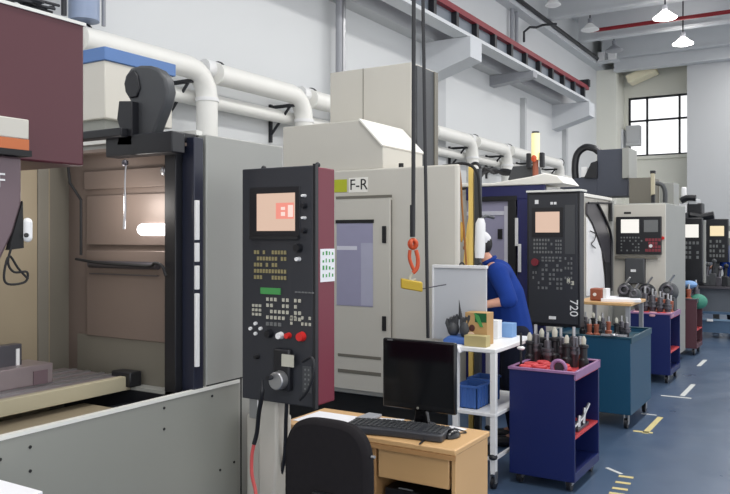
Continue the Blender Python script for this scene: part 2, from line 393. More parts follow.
# ================================================================== MACHINE ONE
FX = -2.45; TZ = 2.17
M = thing('machining_center', 'open grey machining centre with maroon hood and black door post at the left', 'machine', (-3.6, 1.8, 0))
mb = MB().box(-2.475, FX, .3, 2.84, .12, 1.0); lp = finish(mb, 'lower_panel', grey_e2, M, .004)
finish(MB().box(-2.475, FX+.003, .3, 2.84, 1.0, 1.014), 'panel_lip', lipm, lp)
for (px, py) in ((30,471),(30,447),(0,459.5),(164,408),(164,429),(212,396),(220,470),(234,462)):
    p = at(px, py, X=FX); finish(MB().cyl((FX, p.y, p.z), (FX+.003, p.y, p.z), .006, n=10), 'screw', darkgap, lp)
cm = MB().box(-4.9, FX-.006, 2.62, 3.19, .12, TZ); cp = finish(cm, 'side_column', grey_e, M, .006)
finish(MB().box(FX-.007, FX-.0045, 2.855, 2.863, .12, 1.02).box(FX-.007, FX-.0045, 2.62, 3.19, 1.016, 1.022), 'seam', darkgap, cp)
finish(MB().box(-5.0, -2.5, .3, 3.15, 0, .12), 'plinth', darkgap, M)
finish(MB().box(-2.6, -2.53, .3, 2.3, .12, .93), 'apron', tanm, M)
# interior
finish(MB().box(-3.36, -3.32, .3, 2.43, .7, 2.12), 'inner_wall', tanm, M)
finish(MB().box(-3.42, -3.37, 2.4, 2.62, .7, 2.12), 'inner_corner', taupe, M)
bw = finish(MB().box(-3.42, -2.5, 2.58, 2.62, .7, 2.12), 'end_wall', brownm, M)
finish(MB().box(-3.42, -2.5, 2.5, 2.62, 2.11, 2.125), 'inner_roof', brownm, M)
pA = at(88, 170, Y=2.565); pB = at(168, 190, Y=2.565)
e = MB()
for ya, yb in ((196, 245), (250, 335)):
    a = at(88, ya, Y=2.565); c = at(88, yb, Y=2.565); e.box(a.x, -2.52, 2.555, 2.585, c.z, a.z)
a = at(82, 172, Y=2.565); c = at(88, 190, Y=2.565); e.box(a.x+.02, -2.52, 2.56, 2.585, c.z, a.z)
hp = finish(e, 'hatch_panel', brownm, M, .004)
rd = MB(); z1_ = at(90, 264, Y=2.54).z
rd.cyl((at(90,264,Y=2.54).x, 2.54, z1_), (at(158,264,Y=2.54).x, 2.54, z1_), .018).box(at(90,290,Y=2.55).x, at(158,290,Y=2.55).x, 2.545, 2.555, z1_-.05, z1_-.045)
finish(rd, 'hatch_rail', steeld, M)
jag = [at(68,165,Y=2.5), at(70,183,Y=2.5), at(81,200,Y=2.5), at(81,255,Y=2.5)]
finish(MB().tube(jag, .007, 8), 'seal_strip', darkgap, M)
cb = spline([at(76,259,Y=2.5), at(100,263,Y=2.5), at(130,265,Y=2.5), at(150,266,Y=2.5), at(155,263,Y=2.48), at(162,266,Y=2.47), at(166,276,Y=2.47)])
finish(MB().tube(cb, .007, 8), 'interior_cable', darkgap, M)
finish(MB().box(-3.34, -3.31, 2.36, 2.42, .9, 2.1), 'slide_rail', taupe, M, .004)
c = at(153, 229.5, Y=2.535)
wl = MB(); wl.cyl((c.x-.065, 2.535, c.z), (c.x+.065, 2.535, c.z), .028, n=16).ball((c.x-.065, 2.535, c.z), .028).ball((c.x+.065, 2.535, c.z), .028)
finish(wl, 'work_light', lampint, M)
c = at(163, 171, Y=2.54); finish(MB().ball(c, .013, (1.3, .6, 1.6)), 'nozzle', steel, M)
hs = spline([at(126,163,Y=2.4), at(125,180,Y=2.4), at(125,210,Y=2.4), at(124,229,Y=2.4)])
finish(MB().tube(hs, [.004]*(len(hs)//2)+[.006]*(len(hs)-len(hs)//2), 8), 'coolant_tube', steel, M)
finish(MB().ball(at(125,163,Y=2.4), .016), 'tube_fitting', steeld, M)
# machine table inside
tb = finish(MB().box(-3.3, -2.86, .5, 2.5, 1.0, 1.045), 'table', tablem, M, .003)
finish(MB().box(-2.86, -2.82, .5, 2.5, .985, 1.05), 'table_edge', cream, tb, .003)
g = MB()
for x in (-3.2, -3.1, -3.0, -2.93): g.box(x-.012, x+.012, .5, 2.49, 1.045, 1.052)
finish(g, 'table_slot', steel, tb)
finish(MB().box(-2.92, -2.79, 2.47, 2.54, 1.0, 1.07), 'end_bracket', blackm, tb, .006)
finish(MB().box(-2.9, -2.53, .3, 2.3, .93, .95), 'chip_tray', tanm, M)
finish(MB().box(-2.84, -2.6, .3, 2.3, .75, .9), 'tray_skirt', tanm, M)
finish(MB().box(-2.82, -2.53, 2.3, 2.5, .6, .93), 'tray_end', blackm, M)
finish(MB().box(-3.3, -2.53, 2.5, 2.55, .6, .985), 'tray_wall', blackm, M)
finish(MB().box(-3.28, -2.53, 2.562, 2.58, 1.0, at(120,338,Y=2.56).z), 'recess_shade', taupe, M)  # dark sheet: shade below the hatch put into its colour
finish(MB().box(-3.3, -2.53, 2.5, 2.58, .985, 1.0), 'tray_ledge', grey_e, M)
a = at(3, 346, X=-3.05); c = at(22, 375, X=-3.05)
v = finish(MB().box(-3.1, -3.05, a.y-.15, c.y, 1.045, a.z), 'fixture_block', steeld, M, .003)
finish(MB().box(-3.05, -3.045, c.y-.03, c.y-.015, 1.07, a.z-.02), 'scale_plate', whitem, v)
a = at(12, 365, X=-2.98); c = at(53, 378, X=-2.98)
finish(MB().box(-3.16, -2.98, 1.6, c.y, 1.052, 1.14), 'vice_body', tablem, M, .004)
finish(MB().box(-2.982, -2.975, a.y+.1, c.y-.03, 1.055, 1.115), 'vice_slot', purp, M)
# spindle head at the far left
HX = -2.38
def hy(x, y): p = at(x, y, X=HX); return (p.y, p.z)
SH = finish(MB().prism([(1.1, hy(22,157)[1]), hy(22,157), hy(22,205), hy(14,232), hy(0,262), (1.1, 1.45)], 'x', -2.8, HX), 'spindle_head', purp, M, .01)
yc_ = hy(25.5,130)[0]
finish(MB().box(-2.445, HX+.02, 1.1, yc_, hy(24,151)[1], hy(24,140)[1]), 'orange_band', orangem, SH)
finish(MB().box(-2.445, HX+.02, 1.1, yc_, hy(24,140)[1], hy(24,120)[1]), 'head_cap', beige, SH, .004)
finish(MB().box(-2.445, HX+.03, 1.1, yc_+.004, hy(24,157)[1], hy(24,151)[1]), 'head_gasket', darkgap, SH)
XP = HX+.005
c = at(27.5, 230, X=XP)
cam = MB(); hh = .026
cam.cyl((c.x, c.y, c.z-hh), (c.x, c.y, c.z+hh), .016, n=16).ball((c.x, c.y, c.z+hh), .016).ball((c.x, c.y, c.z-hh), .016)
pb = finish(cam, 'probe_lamp', whitem, SH)
finish(MB().cyl((c.x+.008, c.y-.008, c.z-hh+.008), (c.x+.017, c.y-.017, c.z-hh+.008), .008, n=12), 'probe_lens', glossb, pb)
finish(MB().prism([hy(8,250), hy(22,201), hy(23,248)], 'x', XP-.02, XP), 'probe_bracket', darkgap, SH)
t_ = [at(x, y, X=XP+.005) for x, y in ((12,245),(8,262),(14,272),(27,272),(25,282),(8,284),(4,275),(9,256),(18,268),(28,279))]
finish(MB().tube(spline(t_, 5), .004, 8), 'probe_cable', darkgap, SH)
text('marking', 'F', .07, at(1, 181, X=HX+.002), whitem, SH, '+x')
# maroon hood
hd = finish(MB().box(-2.85, FX, .3, 1.944, 1.97, 2.51), 'hood', maroon, M, .008)
finish(MB().box(-2.85, FX+.006, .3, 1.95, 2.505, 2.517), 'hood_trim', lipm, hd)
# black post and beam
finish(MB().box(-2.6, -2.53, 2.5, 2.575, .95, 2.13), 'door_post', blackm, M, .004)
finish(MB().box(-2.53, -2.455, 2.54, 2.6, .95, 2.15), 'door_frame', bluebk, M, .004)
st = MB(); 
for (ya, yb) in ((200,240),(243,262),(266,290),(294,368)):
    a = at(199, ya, Y=2.53); c = at(199, yb, Y=2.53); st.box(-2.455, -2.44, 2.54, 2.56, c.z, a.z)
finish(st, 'guide_strip', whitem, M, .002)
finish(MB().box(-2.9, -2.47, 2.42, 2.5, 2.07, 2.165), 'beam', blackm, M, .006)
finish(MB().box(-3.08, -2.75, 2.38, 2.44, 2.155, 2.195), 'beam_arm', blackm, M, .006)
finish(MB().box(-2.76, -2.5, 2.5, 2.6, 2.13, 2.17), 'top_rail', blackm, M, .004)
finish(MB().box(-4.9, -2.5, 2.6, 2.64, 2.168, 2.19), 'roof_trim', lipm, M)
# cable carrier cover
out = [(124,84),(126,76),(132,68),(142,65),(153,65),(163,69),(170,77),(173,90),(170,104),(163,120),(158,132),(156,143),(137,143),(137,110),(130,99),(126,93)]
pp = [(at(x, y, Y=2.55).x, at(x, y, Y=2.55).z) for x, y in out]
pp = [(at(124+(x-124)*.9, y, Y=2.465).x, at(x, y, Y=2.465).z) for x, y in out]
cc = finish(MB().prism(pp, 'y', 2.46, 2.52), 'cable_carrier', charc, M, .012)
pr = [(at(x, y, Y=2.45).x, at(x, y, Y=2.45).z) for x, y in ((124,102),(137,102),(137,146),(122,146),(125,130),(122,120))]
finish(MB().prism(pr, 'y', 2.42, 2.5), 'carrier_bracket', blackm, cc, .003)
pr = [(at(x, y, Y=2.455).x, at(x, y, Y=2.455).z) for x, y in ((125,84),(128,74),(134,70),(138,76),(140,88),(137,97),(130,98),(126,92))]
finish(MB().prism(pr, 'y', 2.45, 2.47), 'carrier_mouth', blackm, cc, .004)
# box behind roof
c0 = at(105, 60, t=4.2)
hb = finish(MB().box(c0.x-.9, c0.x, c0.y, c0.y+.5, 2.35, 2.667), 'top_cabinet', beige, M, .006)
finish(MB().box(c0.x-.9, c0.x+.01, c0.y-.01, c0.y+.52, 2.667, 2.74), 'blue_band', bluetop, hb, .004)
finish(MB().box(c0.x-.9, c0.x-.04, c0.y+.03, c0.y+.45, 2.17, 2.35), 'cabinet_base', grey_e2, hb)
# ================================================================== CONTROL PANEL ONE
PY = 2.70; xl, xr = at(245,200,Y=PY).x, at(318,200,Y=PY).x
zt = at(245,171,Y=PY).z; zb = at(245,396,Y=PY).z
CP = thing('control_console', 'tall black control console with maroon side and lit screen on a grey arm', 'control panel', ((xl+xr)/2, PY+.06, 0))
def PP(px, py, y=PY): return at(px, py, Y=y)
finish(MB().box(xl+.003, xr, PY, PY+.13, zb, zt), 'housing', maroon2, CP, .006)
fp = finish(MB().box(xl, xr-.012, PY-.02, PY, zb-.005, zt+.006), 'front_panel', panelm, CP, .005)
finish(MB().box(xr-.012, xr+.002, PY-.022, PY, zb-.01, zt+.012), 'panel_edge', blackm, CP)
for px in (261, 315):
    q = PP(px, 168); finish(MB().ball((q.x, PY+.02, zt+.01), .012), 'lifting_eye', blackm, CP)
def prect(name, x0, y0, x1, y1, m, parent, y=PY-.02, th=.004, bev=0):
    a = at(x0, y0, Y=y); c = at(x1, y1, Y=y); cz = at(x0, y1, Y=y).z
    return finish(MB().box(a.x, c.x, y-th, y, cz, a.z), name, m, parent, bev)
bz = prect('screen_bezel', 250, 188, 300, 237, blackm, fp, bev=.004)
sc = prect('screen', 257, 194, 295, 231, screen1, bz, y=PY-.024, th=.002)
prect('screen_graphic', 276, 203, 294, 219, screenp, sc, y=PY-.026, th=.001)
prect('screen_graphic', 281, 207, 285, 210, screeno, sc, y=PY-.027, th=.001)
prect('screen_graphic', 281, 212, 285, 216, screeno, sc, y=PY-.027, th=.001)
prect('screen_graphic', 288, 205, 293, 217, screeno, sc, y=PY-.027, th=.001)
prect('brand_strip', 254, 190, 285, 191, keyg, fp, th=.002)
prect('shelf_lip', 252, 236, 300, 239, darkgap, fp, th=.02)
def keys(x0, y0, x1, y1, nx, ny, m, fill=.65, skip=0, y=PY-.02, parent=None, name='keypad'):
    mb = MB(); a = at(x0, y0, Y=y); c = at(x1, y0, Y=y); dz = (y1-y0)/ny; w_ = (c.x-a.x)/nx
    za = at(x0, y0, Y=y).z; zb_ = at(x0, y1, Y=y).z; hz = (za-zb_)/ny
    for i in range(nx):
        for j in range(ny):
            if random.random() < skip: continue
            X0 = a.x+i*w_; Z0 = za-(j+1)*hz
            mb.box(X0+w_*(1-fill)/2, X0+w_*(1+fill)/2, y-.005, y, Z0+hz*(1-fill)/2, Z0+hz*(1+fill)/2)
    return finish(mb, name, m, parent or fp)
keys(254, 249, 287, 280, 11, 5, keyy, .6, .12)
keys(260, 287, 282, 294, 1, 1, green, .9); keys(295, 291, 315, 293, 6, 1, keyg, .7)
keys(266, 296, 302, 320, 9, 4, keym, .55, .25); keys(252, 303, 262, 316, 3, 3, keym, .6)
keys(290, 314, 312, 326, 6, 2, keym, .5, .3); keys(266, 321, 282, 326, 4, 1, keyg, .7)
for (px, py) in ((259,323),(254,328),(264,328),(259,333)):
    q = PP(px, py); finish(MB().cyl((q.x, PY-.03, q.z), (q.x, PY-.02, q.z), .008, n=10), 'jog_button', whitem, fp)
for (px, py, m, r) in ((273,333,blackm,.02),(284,335,whitem,.017),(292,335,redm,.014),(305,336,redm,.022),(308,196,whitem,.007),(308,206,blackm,.013),(308,218,whitem,.007),(308,231,blackm,.011),(302,248,blackm,.02),(302,259,whitem,.01),(261,356,darkgap,.011)):
    q = PP(px, py); finish(MB().cyl((q.x, PY-.045, q.z), (q.x, PY-.02, q.z), r*.8, r, n=14), 'knob', m, fp)
hwm = finish(MB().box(PP(280,347).x, PP(296,347).x, PY-.05, PY-.02, PP(280,388).z, PP(280,347).z), 'handwheel_mount', blackm, fp, .008)
prect('scale_dial', 282, 354, 294, 366, keym, hwm, y=PY-.05)
q = PP(288, 378); finish(MB().cyl((q.x, PY-.09, q.z), (q.x, PY-.05, q.z), .038, .042, n=24), 'handwheel', steel, hwm, .004)
finish(MB().cyl((q.x-.02, PY-.12, q.z+.015), (q.x-.02, PY-.09, q.z+.015), .01), 'crank', blackm, hwm)
cab = spline([PP(302,362,2.62), PP(312,358,2.62), PP(314,372,2.62), PP(308,390,2.62), PP(300,400,2.62)])
finish(MB().tube(cab, .006, 8), 'coiled_cable', blackm, CP)
prect('toggle_plate', 303, 366, 312, 392, charc, fp)
keys(304, 367, 311, 391, 2, 5, keyg, .4, .2)
# sticker on side
a = at(320, 249, X=xr); c = at(334, 281, X=xr)
sk = finish(MB().box(xr, xr+.003, PY+.015, PY+.125, c.z, a.z), 'sticker', paper, CP)
s2 = MB()
for k in range(16):
    yy_ = PY+.03+(k % 4)*.024; zz = c.z+.02+(k//4)*.032; s2.box(xr+.003, xr+.0045, yy_, yy_+random.uniform(.006, .016), zz, zz+random.uniform(.008, .02))
finish(s2, 'sticker_print', green, sk)
# side edge rib
# arm / pedestal
q0 = at(266,400,Y=2.78); q1 = at(285,400,Y=2.78)
finish(MB().prism([(q0.x, .5), (q1.x-.02, .5), (q1.x, .75), (q1.x, zb), (q0.x, zb)], 'y', 2.72, 2.82), 'arm_upper', beige, CP, .012)
q0 = at(251,412,Y=2.86); q1 = at(283,412,Y=2.86)
finish(MB().prism([(q0.x, .35), (q0.x+.03, .05), (q1.x-.03, .05), (q1.x, .35), (q1.x, q0.z), (q0.x, q0.z)], 'y', 2.825, 2.93), 'arm_lower', beige, CP, .012)
finish(MB().cyl((q0.x+.08, 2.9, 0), (q0.x+.08, 2.9, .06), .14, n=24), 'arm_foot', blackm, CP)
hz_ = spline([PP(262,380,2.6), PP(262,395,2.6), PP(259,412,2.62), PP(257,432,2.64), PP(254,444,2.64)])
finish(MB().tube(hz_, [.006]*4+[.01]*(len(hz_)-4), 10), 'air_gun', blackm, CP)
hz_ = spline([PP(255,440,2.64), PP(252,455,2.64), PP(252,475,2.64), PP(256,495,2.64), PP(256,530,2.6), (PP(256,530,2.6).x+.1, 2.55, .02)])
finish(MB().tube(hz_, .008, 8), 'air_hose', redhose, CP)
finish(MB().tube(spline([PP(287,395,2.7), PP(286,420,2.72), PP(284,460,2.76), PP(275,484,2.78), (q0.x, 2.78, .35)]), .009, 8), 'power_cable', blackm, CP)
hk = MB().box(PP(249,402).x, PP(258,402).x, PY, PY+.02, PP(250,418).z, PP(250,398).z)
finish(hk, 'gun_hook', steel, CP, .004)
# ================================================================== MACHINE TWO (beige)
Y2 = 5.3
M = thing('machining_center', 'beige enclosed machining centre with tinted window behind the desk', 'machine', (-3.7, 6.1, 0))
zt2 = 2.25
bb = MB().prism([(-4.9, Y2), (-2.44, Y2), (-2.42, Y2+.02), (-2.44, Y2+.07), (-3.05, 6.6), (-4.9, 6.6)], 'z', .42, zt2)
bd = finish(bb, 'body', beige, M, .02)
finish(MB().prism([(-4.8, Y2+.08), (-2.55, Y2+.08), (-3.1, 6.55), (-4.8, 6.55)], 'z', 0, .42), 'base', darkgap, M)
a = at(336, 215, Y=Y2); c = at(380, 395, Y=Y2)
def r2(name, x0, y0, x1, y1, m, parent, th=.02, yy=Y2, bev=0):
    a = at(x0, y0, Y=yy); c = at(x1, y1, Y=yy); return finish(MB().box(a.x, c.x, yy-th, yy-.0005, c.z, a.z), name, m, parent, bev)
dr = r2('side_door', 300, 200, 392, 394, beige, M, .03, bev=.006)
Yd = Y2-.03
wf = r2('door_window', 337, 222, 373, 307, winm, dr, .004, Yd)
r2('window_seal', 336, 220, 374, 223, darkgap, dr, .008, Yd)
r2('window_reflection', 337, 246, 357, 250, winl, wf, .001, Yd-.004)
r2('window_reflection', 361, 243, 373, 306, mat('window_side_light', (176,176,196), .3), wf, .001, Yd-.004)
sd = MB()
for (x0,y0,x1,y1) in ((336,196.5,392,197.5),(338,356,381,357.2),(338,372,381,373),(391.3,200,392.3,394)):
    a = at(x0,y0,Y=Yd); c = at(x1,y1,Y=Yd); sd.box(a.x, c.x, Yd-.003, Yd, c.z, a.z)
finish(sd, 'door_seam', taupe, dr)
for (y0, y1) in ((226, 243), (316, 331)): r2('door_handle', 382.5, y0, 386.5, y1, darkgap, dr, .012, Yd, .004)
lg = r2('warning_sign', 330, 180, 347, 192, limem, M, .004, Y2)
lb = r2('label_plate', 349, 178, 368, 192, beige_l, M, .003, Y2)
text('lettering', 'F-R', .125, at(358.5, 185, Y=Y2-.004), darkgap, lb)
q = at(395, 164, Y=Y2); finish(MB().cyl((q.x, Y2+.1, zt2), (q.x, Y2+.1, zt2+.04), .02), 'roof_bolt', darkgap, M)
finish(MB().prism([(-4.12, zt2), (-3.11, zt2), (-3.11, 2.43), (-3.33, 2.66), (-4.12, 2.66)], 'y', Y2+.05, 6.05), 'hood', beige, M, .008)
sl = MB(); n_ = Vector((.7226, 0, .691))
a_, b_, = Vector((-3.33, 0, 2.66)), Vector((-3.11, 0, 2.43))
v0 = (a_+b_)/2+n_*.006
sl.obox((v0.x, 5.7, v0.z), (b_-a_)/2, (0, .37, 0), n_*.006)
finish(sl, 'sloped_lid', beige_l, M)
tw = finish(MB().box(-4.13, -3.25, 6.1, 6.6, zt2, 3.27), 'tower', beige, M, .006)
finish(MB().box(-3.76, -3.755, 6.095, 6.1, 2.5, 3.27), 'seam', taupe, tw)
finish(MB().box(-3.25, -3.2, 6.12, 6.52, zt2, 3.24), 'tower_side', charc, tw, .004)
finish(MB().box(-3.2, -3.19, 6.45, 6.52, zt2, 3.24), 'tower_trim', taupe, tw)
cb = spline([(-2.7, 5.6, 2.27), (-2.5, 5.6, 2.28), (-2.4, 5.6, 2.2), (-2.38, 5.6, 2.0), (-2.37, 5.62, 1.7)])
finish(MB().tube(cb, .012, 8), 'front_cable', darkgap, M)
# ================================================================== MACHINE THREE (navy front, white flank)
Y3 = 7.4
M = thing('machining_center', 'navy fronted machining centre with pale flank and curved black door behind the operator', 'machine', (-3.6, 8.8, 0))
finish(MB().box(-4.9, -2.46, Y3+.06, 10.03, .1, 2.16), 'body', beige, M, .01)
finish(MB().box(-4.8, -2.6, Y3+.1, 10.0, 0, .1), 'base', darkgap, M)
fr = MB(); 
def q3(x, y, yy=Y3): return at(x, y, Y=yy)
fr.box(-3.3, -2.46, Y3, Y3+.06, q3(520,199).z, 2.22).box(q3(517,200).x, -2.46, Y3, Y3+.06, .1, q3(520,199).z).box(-3.3, q3(517,200).x, Y3, Y3+.06, .1, 1.0)
ff = finish(fr, 'front_frame', navyd, M, .005)
finish(MB().box(-3.2, q3(517,200).x, Y3-.01, Y3+.03, q3(505,200).z-.01, q3(505,196).z).box(q3(508,200).x, q3(516,200).x, Y3-.01, Y3+.03, 1.0, q3(505,200).z), 'window_frame', blackm, M, .004)
pn = finish(MB().box(-3.3, q3(508,200).x, Y3+.03, Y3+.045, 1.0, q3(505,199).z), 'door_window', winm, M)
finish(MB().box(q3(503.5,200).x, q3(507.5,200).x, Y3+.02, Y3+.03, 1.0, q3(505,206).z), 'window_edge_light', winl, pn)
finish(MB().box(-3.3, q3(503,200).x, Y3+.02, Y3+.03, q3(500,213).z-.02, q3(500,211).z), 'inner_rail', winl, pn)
finish(MB().box(q3(497,235).x, q3(501.5,235).x, Y3+.015, Y3+.03, q3(500,239).z, q3(500,229).z), 'inner_lock', blackm, pn)
gs = MB().box(q3(515.5,220).x, q3(518.5,220).x, Y3-.02, Y3-.005, q3(518,246).z, q3(518,218).z).box(q3(518.5,220).x, q3(521.5,220).x, Y3-.02, Y3-.005, q3(518,272).z, q3(518,244).z)
finish(gs, 'guide_strip', whitem, M, .003)
# roof
rf = [(-3.6, 2.22), (-3.6, 2.27), (-3.0, 2.25), (-2.6, 2.3), (-2.45, 2.33), (-2.32, 2.3), (-2.25, 2.22)]
finish(MB().prism(rf, 'y', Y3-.02, Y3+.5), 'roof_cowl', beige_l, M, .01)
finish(MB().box(-4.9, -2.44, Y3+.06, 10.03, 2.16, 2.2), 'roof_lip', beige_l, M, .006)
# flank: door with curved frame
def fx(x, y, X=-2.46): p = at(x, y, X=X); return (min(p.y, 9.9), p.z)
fl_out = [fx(585,202.5), fx(617,204), fx(617,290), fx(585,300)]
finish(MB().prism([fx(585,203), fx(594,203), fx(603,222), fx(609,240), fx(613,262), fx(615,288), fx(606,288), fx(603,262), fx(597,240), fx(590,222), fx(585,214)], 'x', -2.45, -2.43), 'door_glass', steeld, M)
finish(MB().prism([fx(585,217), fx(590,226), fx(599,250), fx(602,275), fx(603,292), fx(585,296)], 'x', -2.452, -2.435), 'door_panel', whitem, M)
dv = MB()
cv = lambda L: spline([Vector((-2.42,)+fx(*p)) for p in L], 5)
dv.tube(cv([(594,203),(603,221),(609,238),(613,260),(615,289)]), .017, 8)
dv.tube(cv([(608,203),(614,215),(617,222)]), .015, 8)
dv.tube([Vector((-2.42,)+fx(585,203)), Vector((-2.42,)+fx(617,204.5))], .012, 8)
finish(dv, 'door_trim', blackm, M)
finish(MB().prism([fx(608,203.5), fx(617,204.5), fx(617,222)], 'x', -2.455, -2.44), 'corner_glass', darkgap, M)
finish(MB().tube(cv([(587,231),(592,234),(591,240),(588,244),(592,248)]), .006, 6), 'door_cable', darkgap, M)
finish(MB().prism([fx(602,262), fx(612,262), fx(613,289), fx(603,290)], 'x', -2.43, -2.42), 'door_latch', blackm, M)
finish(MB().box(-2.46, -2.42, 9.92, 10.03, .1, 2.16), 'corner_post', grey_e, M)
# roof gear
q = at(524, 172, Y=7.8)
mo = MB().prism([(at(511,174,Y=7.8).x, 2.3), (at(516,167,Y=7.8).x, at(516,167,Y=7.8).z), (at(536,166,Y=7.8).x, at(536,166,Y=7.8).z), (at(538,174,Y=7.8).x, 2.3)], 'y', 7.7, 7.95)
finish(mo, 'roof_motor', charc, M, .008)
cb = MB()
for k in range(5):
    cb.tube(spline([at(481,176-k*.5,Y=7.7+k*.03), at(485,172-k,Y=7.75), at(494,169+k,Y=7.8), at(503,174-k,Y=7.8), at(513,174-k*.6,Y=7.8)], 4), .018, 6)
finish(cb, 'roof_cables', blackm, M)
B = thing('beacon_lamp', 'pale yellow signal beacon on the roof of the navy machine', 'signal lamp', at(535.5, 168, Y=7.65))
bx_ = at(535.5, 160, Y=7.65)
finish(MB().cyl((bx_.x, 7.65, at(535,160,Y=7.65).z), (bx_.x, 7.65, at(535,133.5,Y=7.65).z), .043, n=20), 'lens', beaconm, B)
finish(MB().cyl((bx_.x, 7.65, at(535,133.5,Y=7.65).z), (bx_.x, 7.65, at(535,131.5,Y=7.65).z), .036, n=20), 'cap', charc, B)
finish(MB().cyl((bx_.x, 7.65, 2.3), (bx_.x, 7.65, at(535,160,Y=7.65).z), .03, n=12), 'stem', brownb, B)
for d in (-.07, .07):
    finish(MB().box(bx_.x+d-.022, bx_.x+d+.022, 7.62, 7.68, at(535,168,Y=7.65).z, at(535,153,Y=7.65).z), 'bracket', blackm, B, .01)
finish(MB().ball((bx_.x, 7.6, at(535,159,Y=7.65).z), .03, (1,.5,1.2)), 'bulb_socket', orangec, B)
# operator panel 3
Y4 = 6.95
xa, xb = at(527,200,Y=Y4).x, at(580,200,Y=Y4).x
za_, zb3 = at(527,193,Y=Y4).z, at(527,325,Y=Y4).z
C3 = thing('control_console', 'large black control console marked 720 beside the operator', 'control panel', ((xa+xb)/2, Y4, 0))
finish(MB().box(xa, xb, Y4, Y4+.14, zb3, za_), 'housing', blackm, C3, .008)
fp3 = finish(MB().box(xa+.02, xb-.02, Y4-.015, Y4, zb3+.03, za_-.02), 'front_panel', panelm, C3, .004)
finish(MB().tube([(xa+.1, Y4+.1, 2.0), (xa-.03, Y4+.3, 2.0), (-2.53, Y3-.001, 2.0)], .035, 12), 'swing_arm', blackm, C3)
finish(MB().box(xa, xb+.02, Y4-.03, Y4+.16, za_, za_+.02), 'top_cover', lipm, C3, .004)
y_ = Y4-.015
def p3(name, x0, y0, x1, y1, m, parent=fp3, y=y_, th=.004):
    a = at(x0, y0, Y=y); c = at(x1, y1, Y=y); return finish(MB().box(a.x, c.x, y-th, y, at(x0, y1, Y=y).z, a.z), name, m, parent)
z3 = p3('screen_bezel', 532, 208, 563, 237, blackm)
p3('screen', 535.5, 212, 559.5, 232.5, screen1, z3, y_-.004, .002)
p3('logo', 535, 200, 538.5, 204, whitem); p3('logo', 550.5, 202, 553, 204.5, whitem); p3('logo', 554, 202, 556.5, 204.5, whitem)
keys(533, 238, 553, 254, 7, 4, keyg, .6, .15, y_, fp3); keys(555, 239, 562, 254, 3, 4, keyg, .6, .1, y_, fp3)
keys(541, 256, 562, 262, 6, 2, keyg, .6, .1, y_, fp3); keys(541, 263, 563, 290, 6, 6, keyg, .55, .3, y_, fp3)
keys(532, 270, 540, 290, 3, 4, keyg, .5, .3, y_, fp3); keys(564, 256, 573, 290, 3, 7, keyg, .5, .3, y_, fp3)
p3('blank_plate', 565, 205, 575, 254, charc)
q = at(536, 262, Y=y_); finish(MB().cyl((q.x, y_-.04, q.z), (q.x, y_, q.z), .035, .03), 'stop_button', mat('dark_red', (120, 40, 50), .4), fp3)
text('marking', '720', .105, at(573.5, 308, Y=y_-.003), whitem, fp3, '-y', -PI/2)
p3('marking_plate', 549, 316, 556, 319, whitem)
p3('marking_plate', 567, 278, 570, 283, keym); p3('marking_plate', 571, 281, 574, 285, keym)
# ================================================================== MACHINE FIVE (grey, maroon keypad)
Y5 = 10.2
M = thing('machining_center', 'pale grey machining centre with white screen behind the second navy cart', 'machine', (-3.3, 11.4, 0))
finish(MB().box(-4.9, -1.82, Y5, 11.65, .1, 2.13), 'body', grey_e, M, .01)
finish(MB().box(-4.8, -1.9, Y5+.05, 11.6, 0, .1), 'base', darkgap, M)
def r5(name, x0, y0, x1, y1, m, parent=None, th=.03, yy=Y5, bev=0):
    a = at(x0, y0, Y=yy); c = at(x1, y1, Y=yy); return finish(MB().box(a.x, c.x, yy-th, yy, at(x0, y1, Y=yy).z, a.z), name, m, parent or M, bev)
fq = r5('front_plate', 614, 205, 666, 300, beige, bev=.005)
cpn = r5('control_panel', 617, 217, 662, 254, blackm, None, .06, Y5-.03, .005); yk = Y5-.09
sb = r5('screen', 621, 219.5, 639, 233, screenw, cpn, .003, yk)
r5('display', 644, 220, 658, 232, keyg, cpn, .003, yk)
keys(620, 236, 643, 252, 8, 5, keyg, .5, .3, yk, cpn); keys(645, 238, 661, 252, 5, 4, mat('maroon_keys', (130, 50, 60), .5), .8, .1, yk, cpn)
q = at(651, 246, Y=yk); finish(MB().cyl((q.x, yk-.03, q.z), (q.x, yk, q.z), .02), 'knob', whitem, cpn)
r5('name_plate', 624, 212, 631, 214, darkgap, fq, .003, Y5-.03)
q = at(663, 238, Y=Y5-.03); finish(MB().cyl((q.x, Y5-.05, q.z), (q.x, Y5-.03, q.z), .02), 'knob', redm, fq)
r5('arm_bar', 616, 256, 658, 258.5, taupe, None, .05, Y5-.03)
r5('hanging_box', 627, 258, 646, 283, charc, None, .12, Y5-.03, .01)
r5('plate_light', 633, 269, 638, 271.5, whitem, None, .13, Y5-.03)
# roof gear on grey machine
def gbox(name, x0, y0, x1, y1, Y, d, m, bev=.006):
    a = at(x0, y0, Y=Y); c = at(x1, y1, Y=Y); return finish(MB().box(a.x, c.x, Y, Y+d, c.z, a.z), name, m, M, bev)
gbox('magazine_housing', 597, 150, 628, 196, 11.0, .5, slate)
pr = [(at(x,y,Y=11).x, at(x,y,Y=11).z) for x, y in ((560,198),(560,186),(572,179),(597,174),(597,198))]
finish(MB().prism(pr, 'y', 11.0, 11.45), 'magazine_slope', slate, M, .01)
finish(MB().tube(spline([at(577,188,Y=11.1), at(575,170,Y=11.1), at(577,155,Y=11.1), at(585,147.5,Y=11.1), at(594,148.5,Y=11.1), at(599,152,Y=11.1)]), .05, 10), 'hose_arch', blackm, M)
gbox('mount_plate', 581, 167, 587, 177, 10.98, .05, whitem)
gbox('housing_edge', 622, 148, 629, 178, 10.95, .5, grey_e)
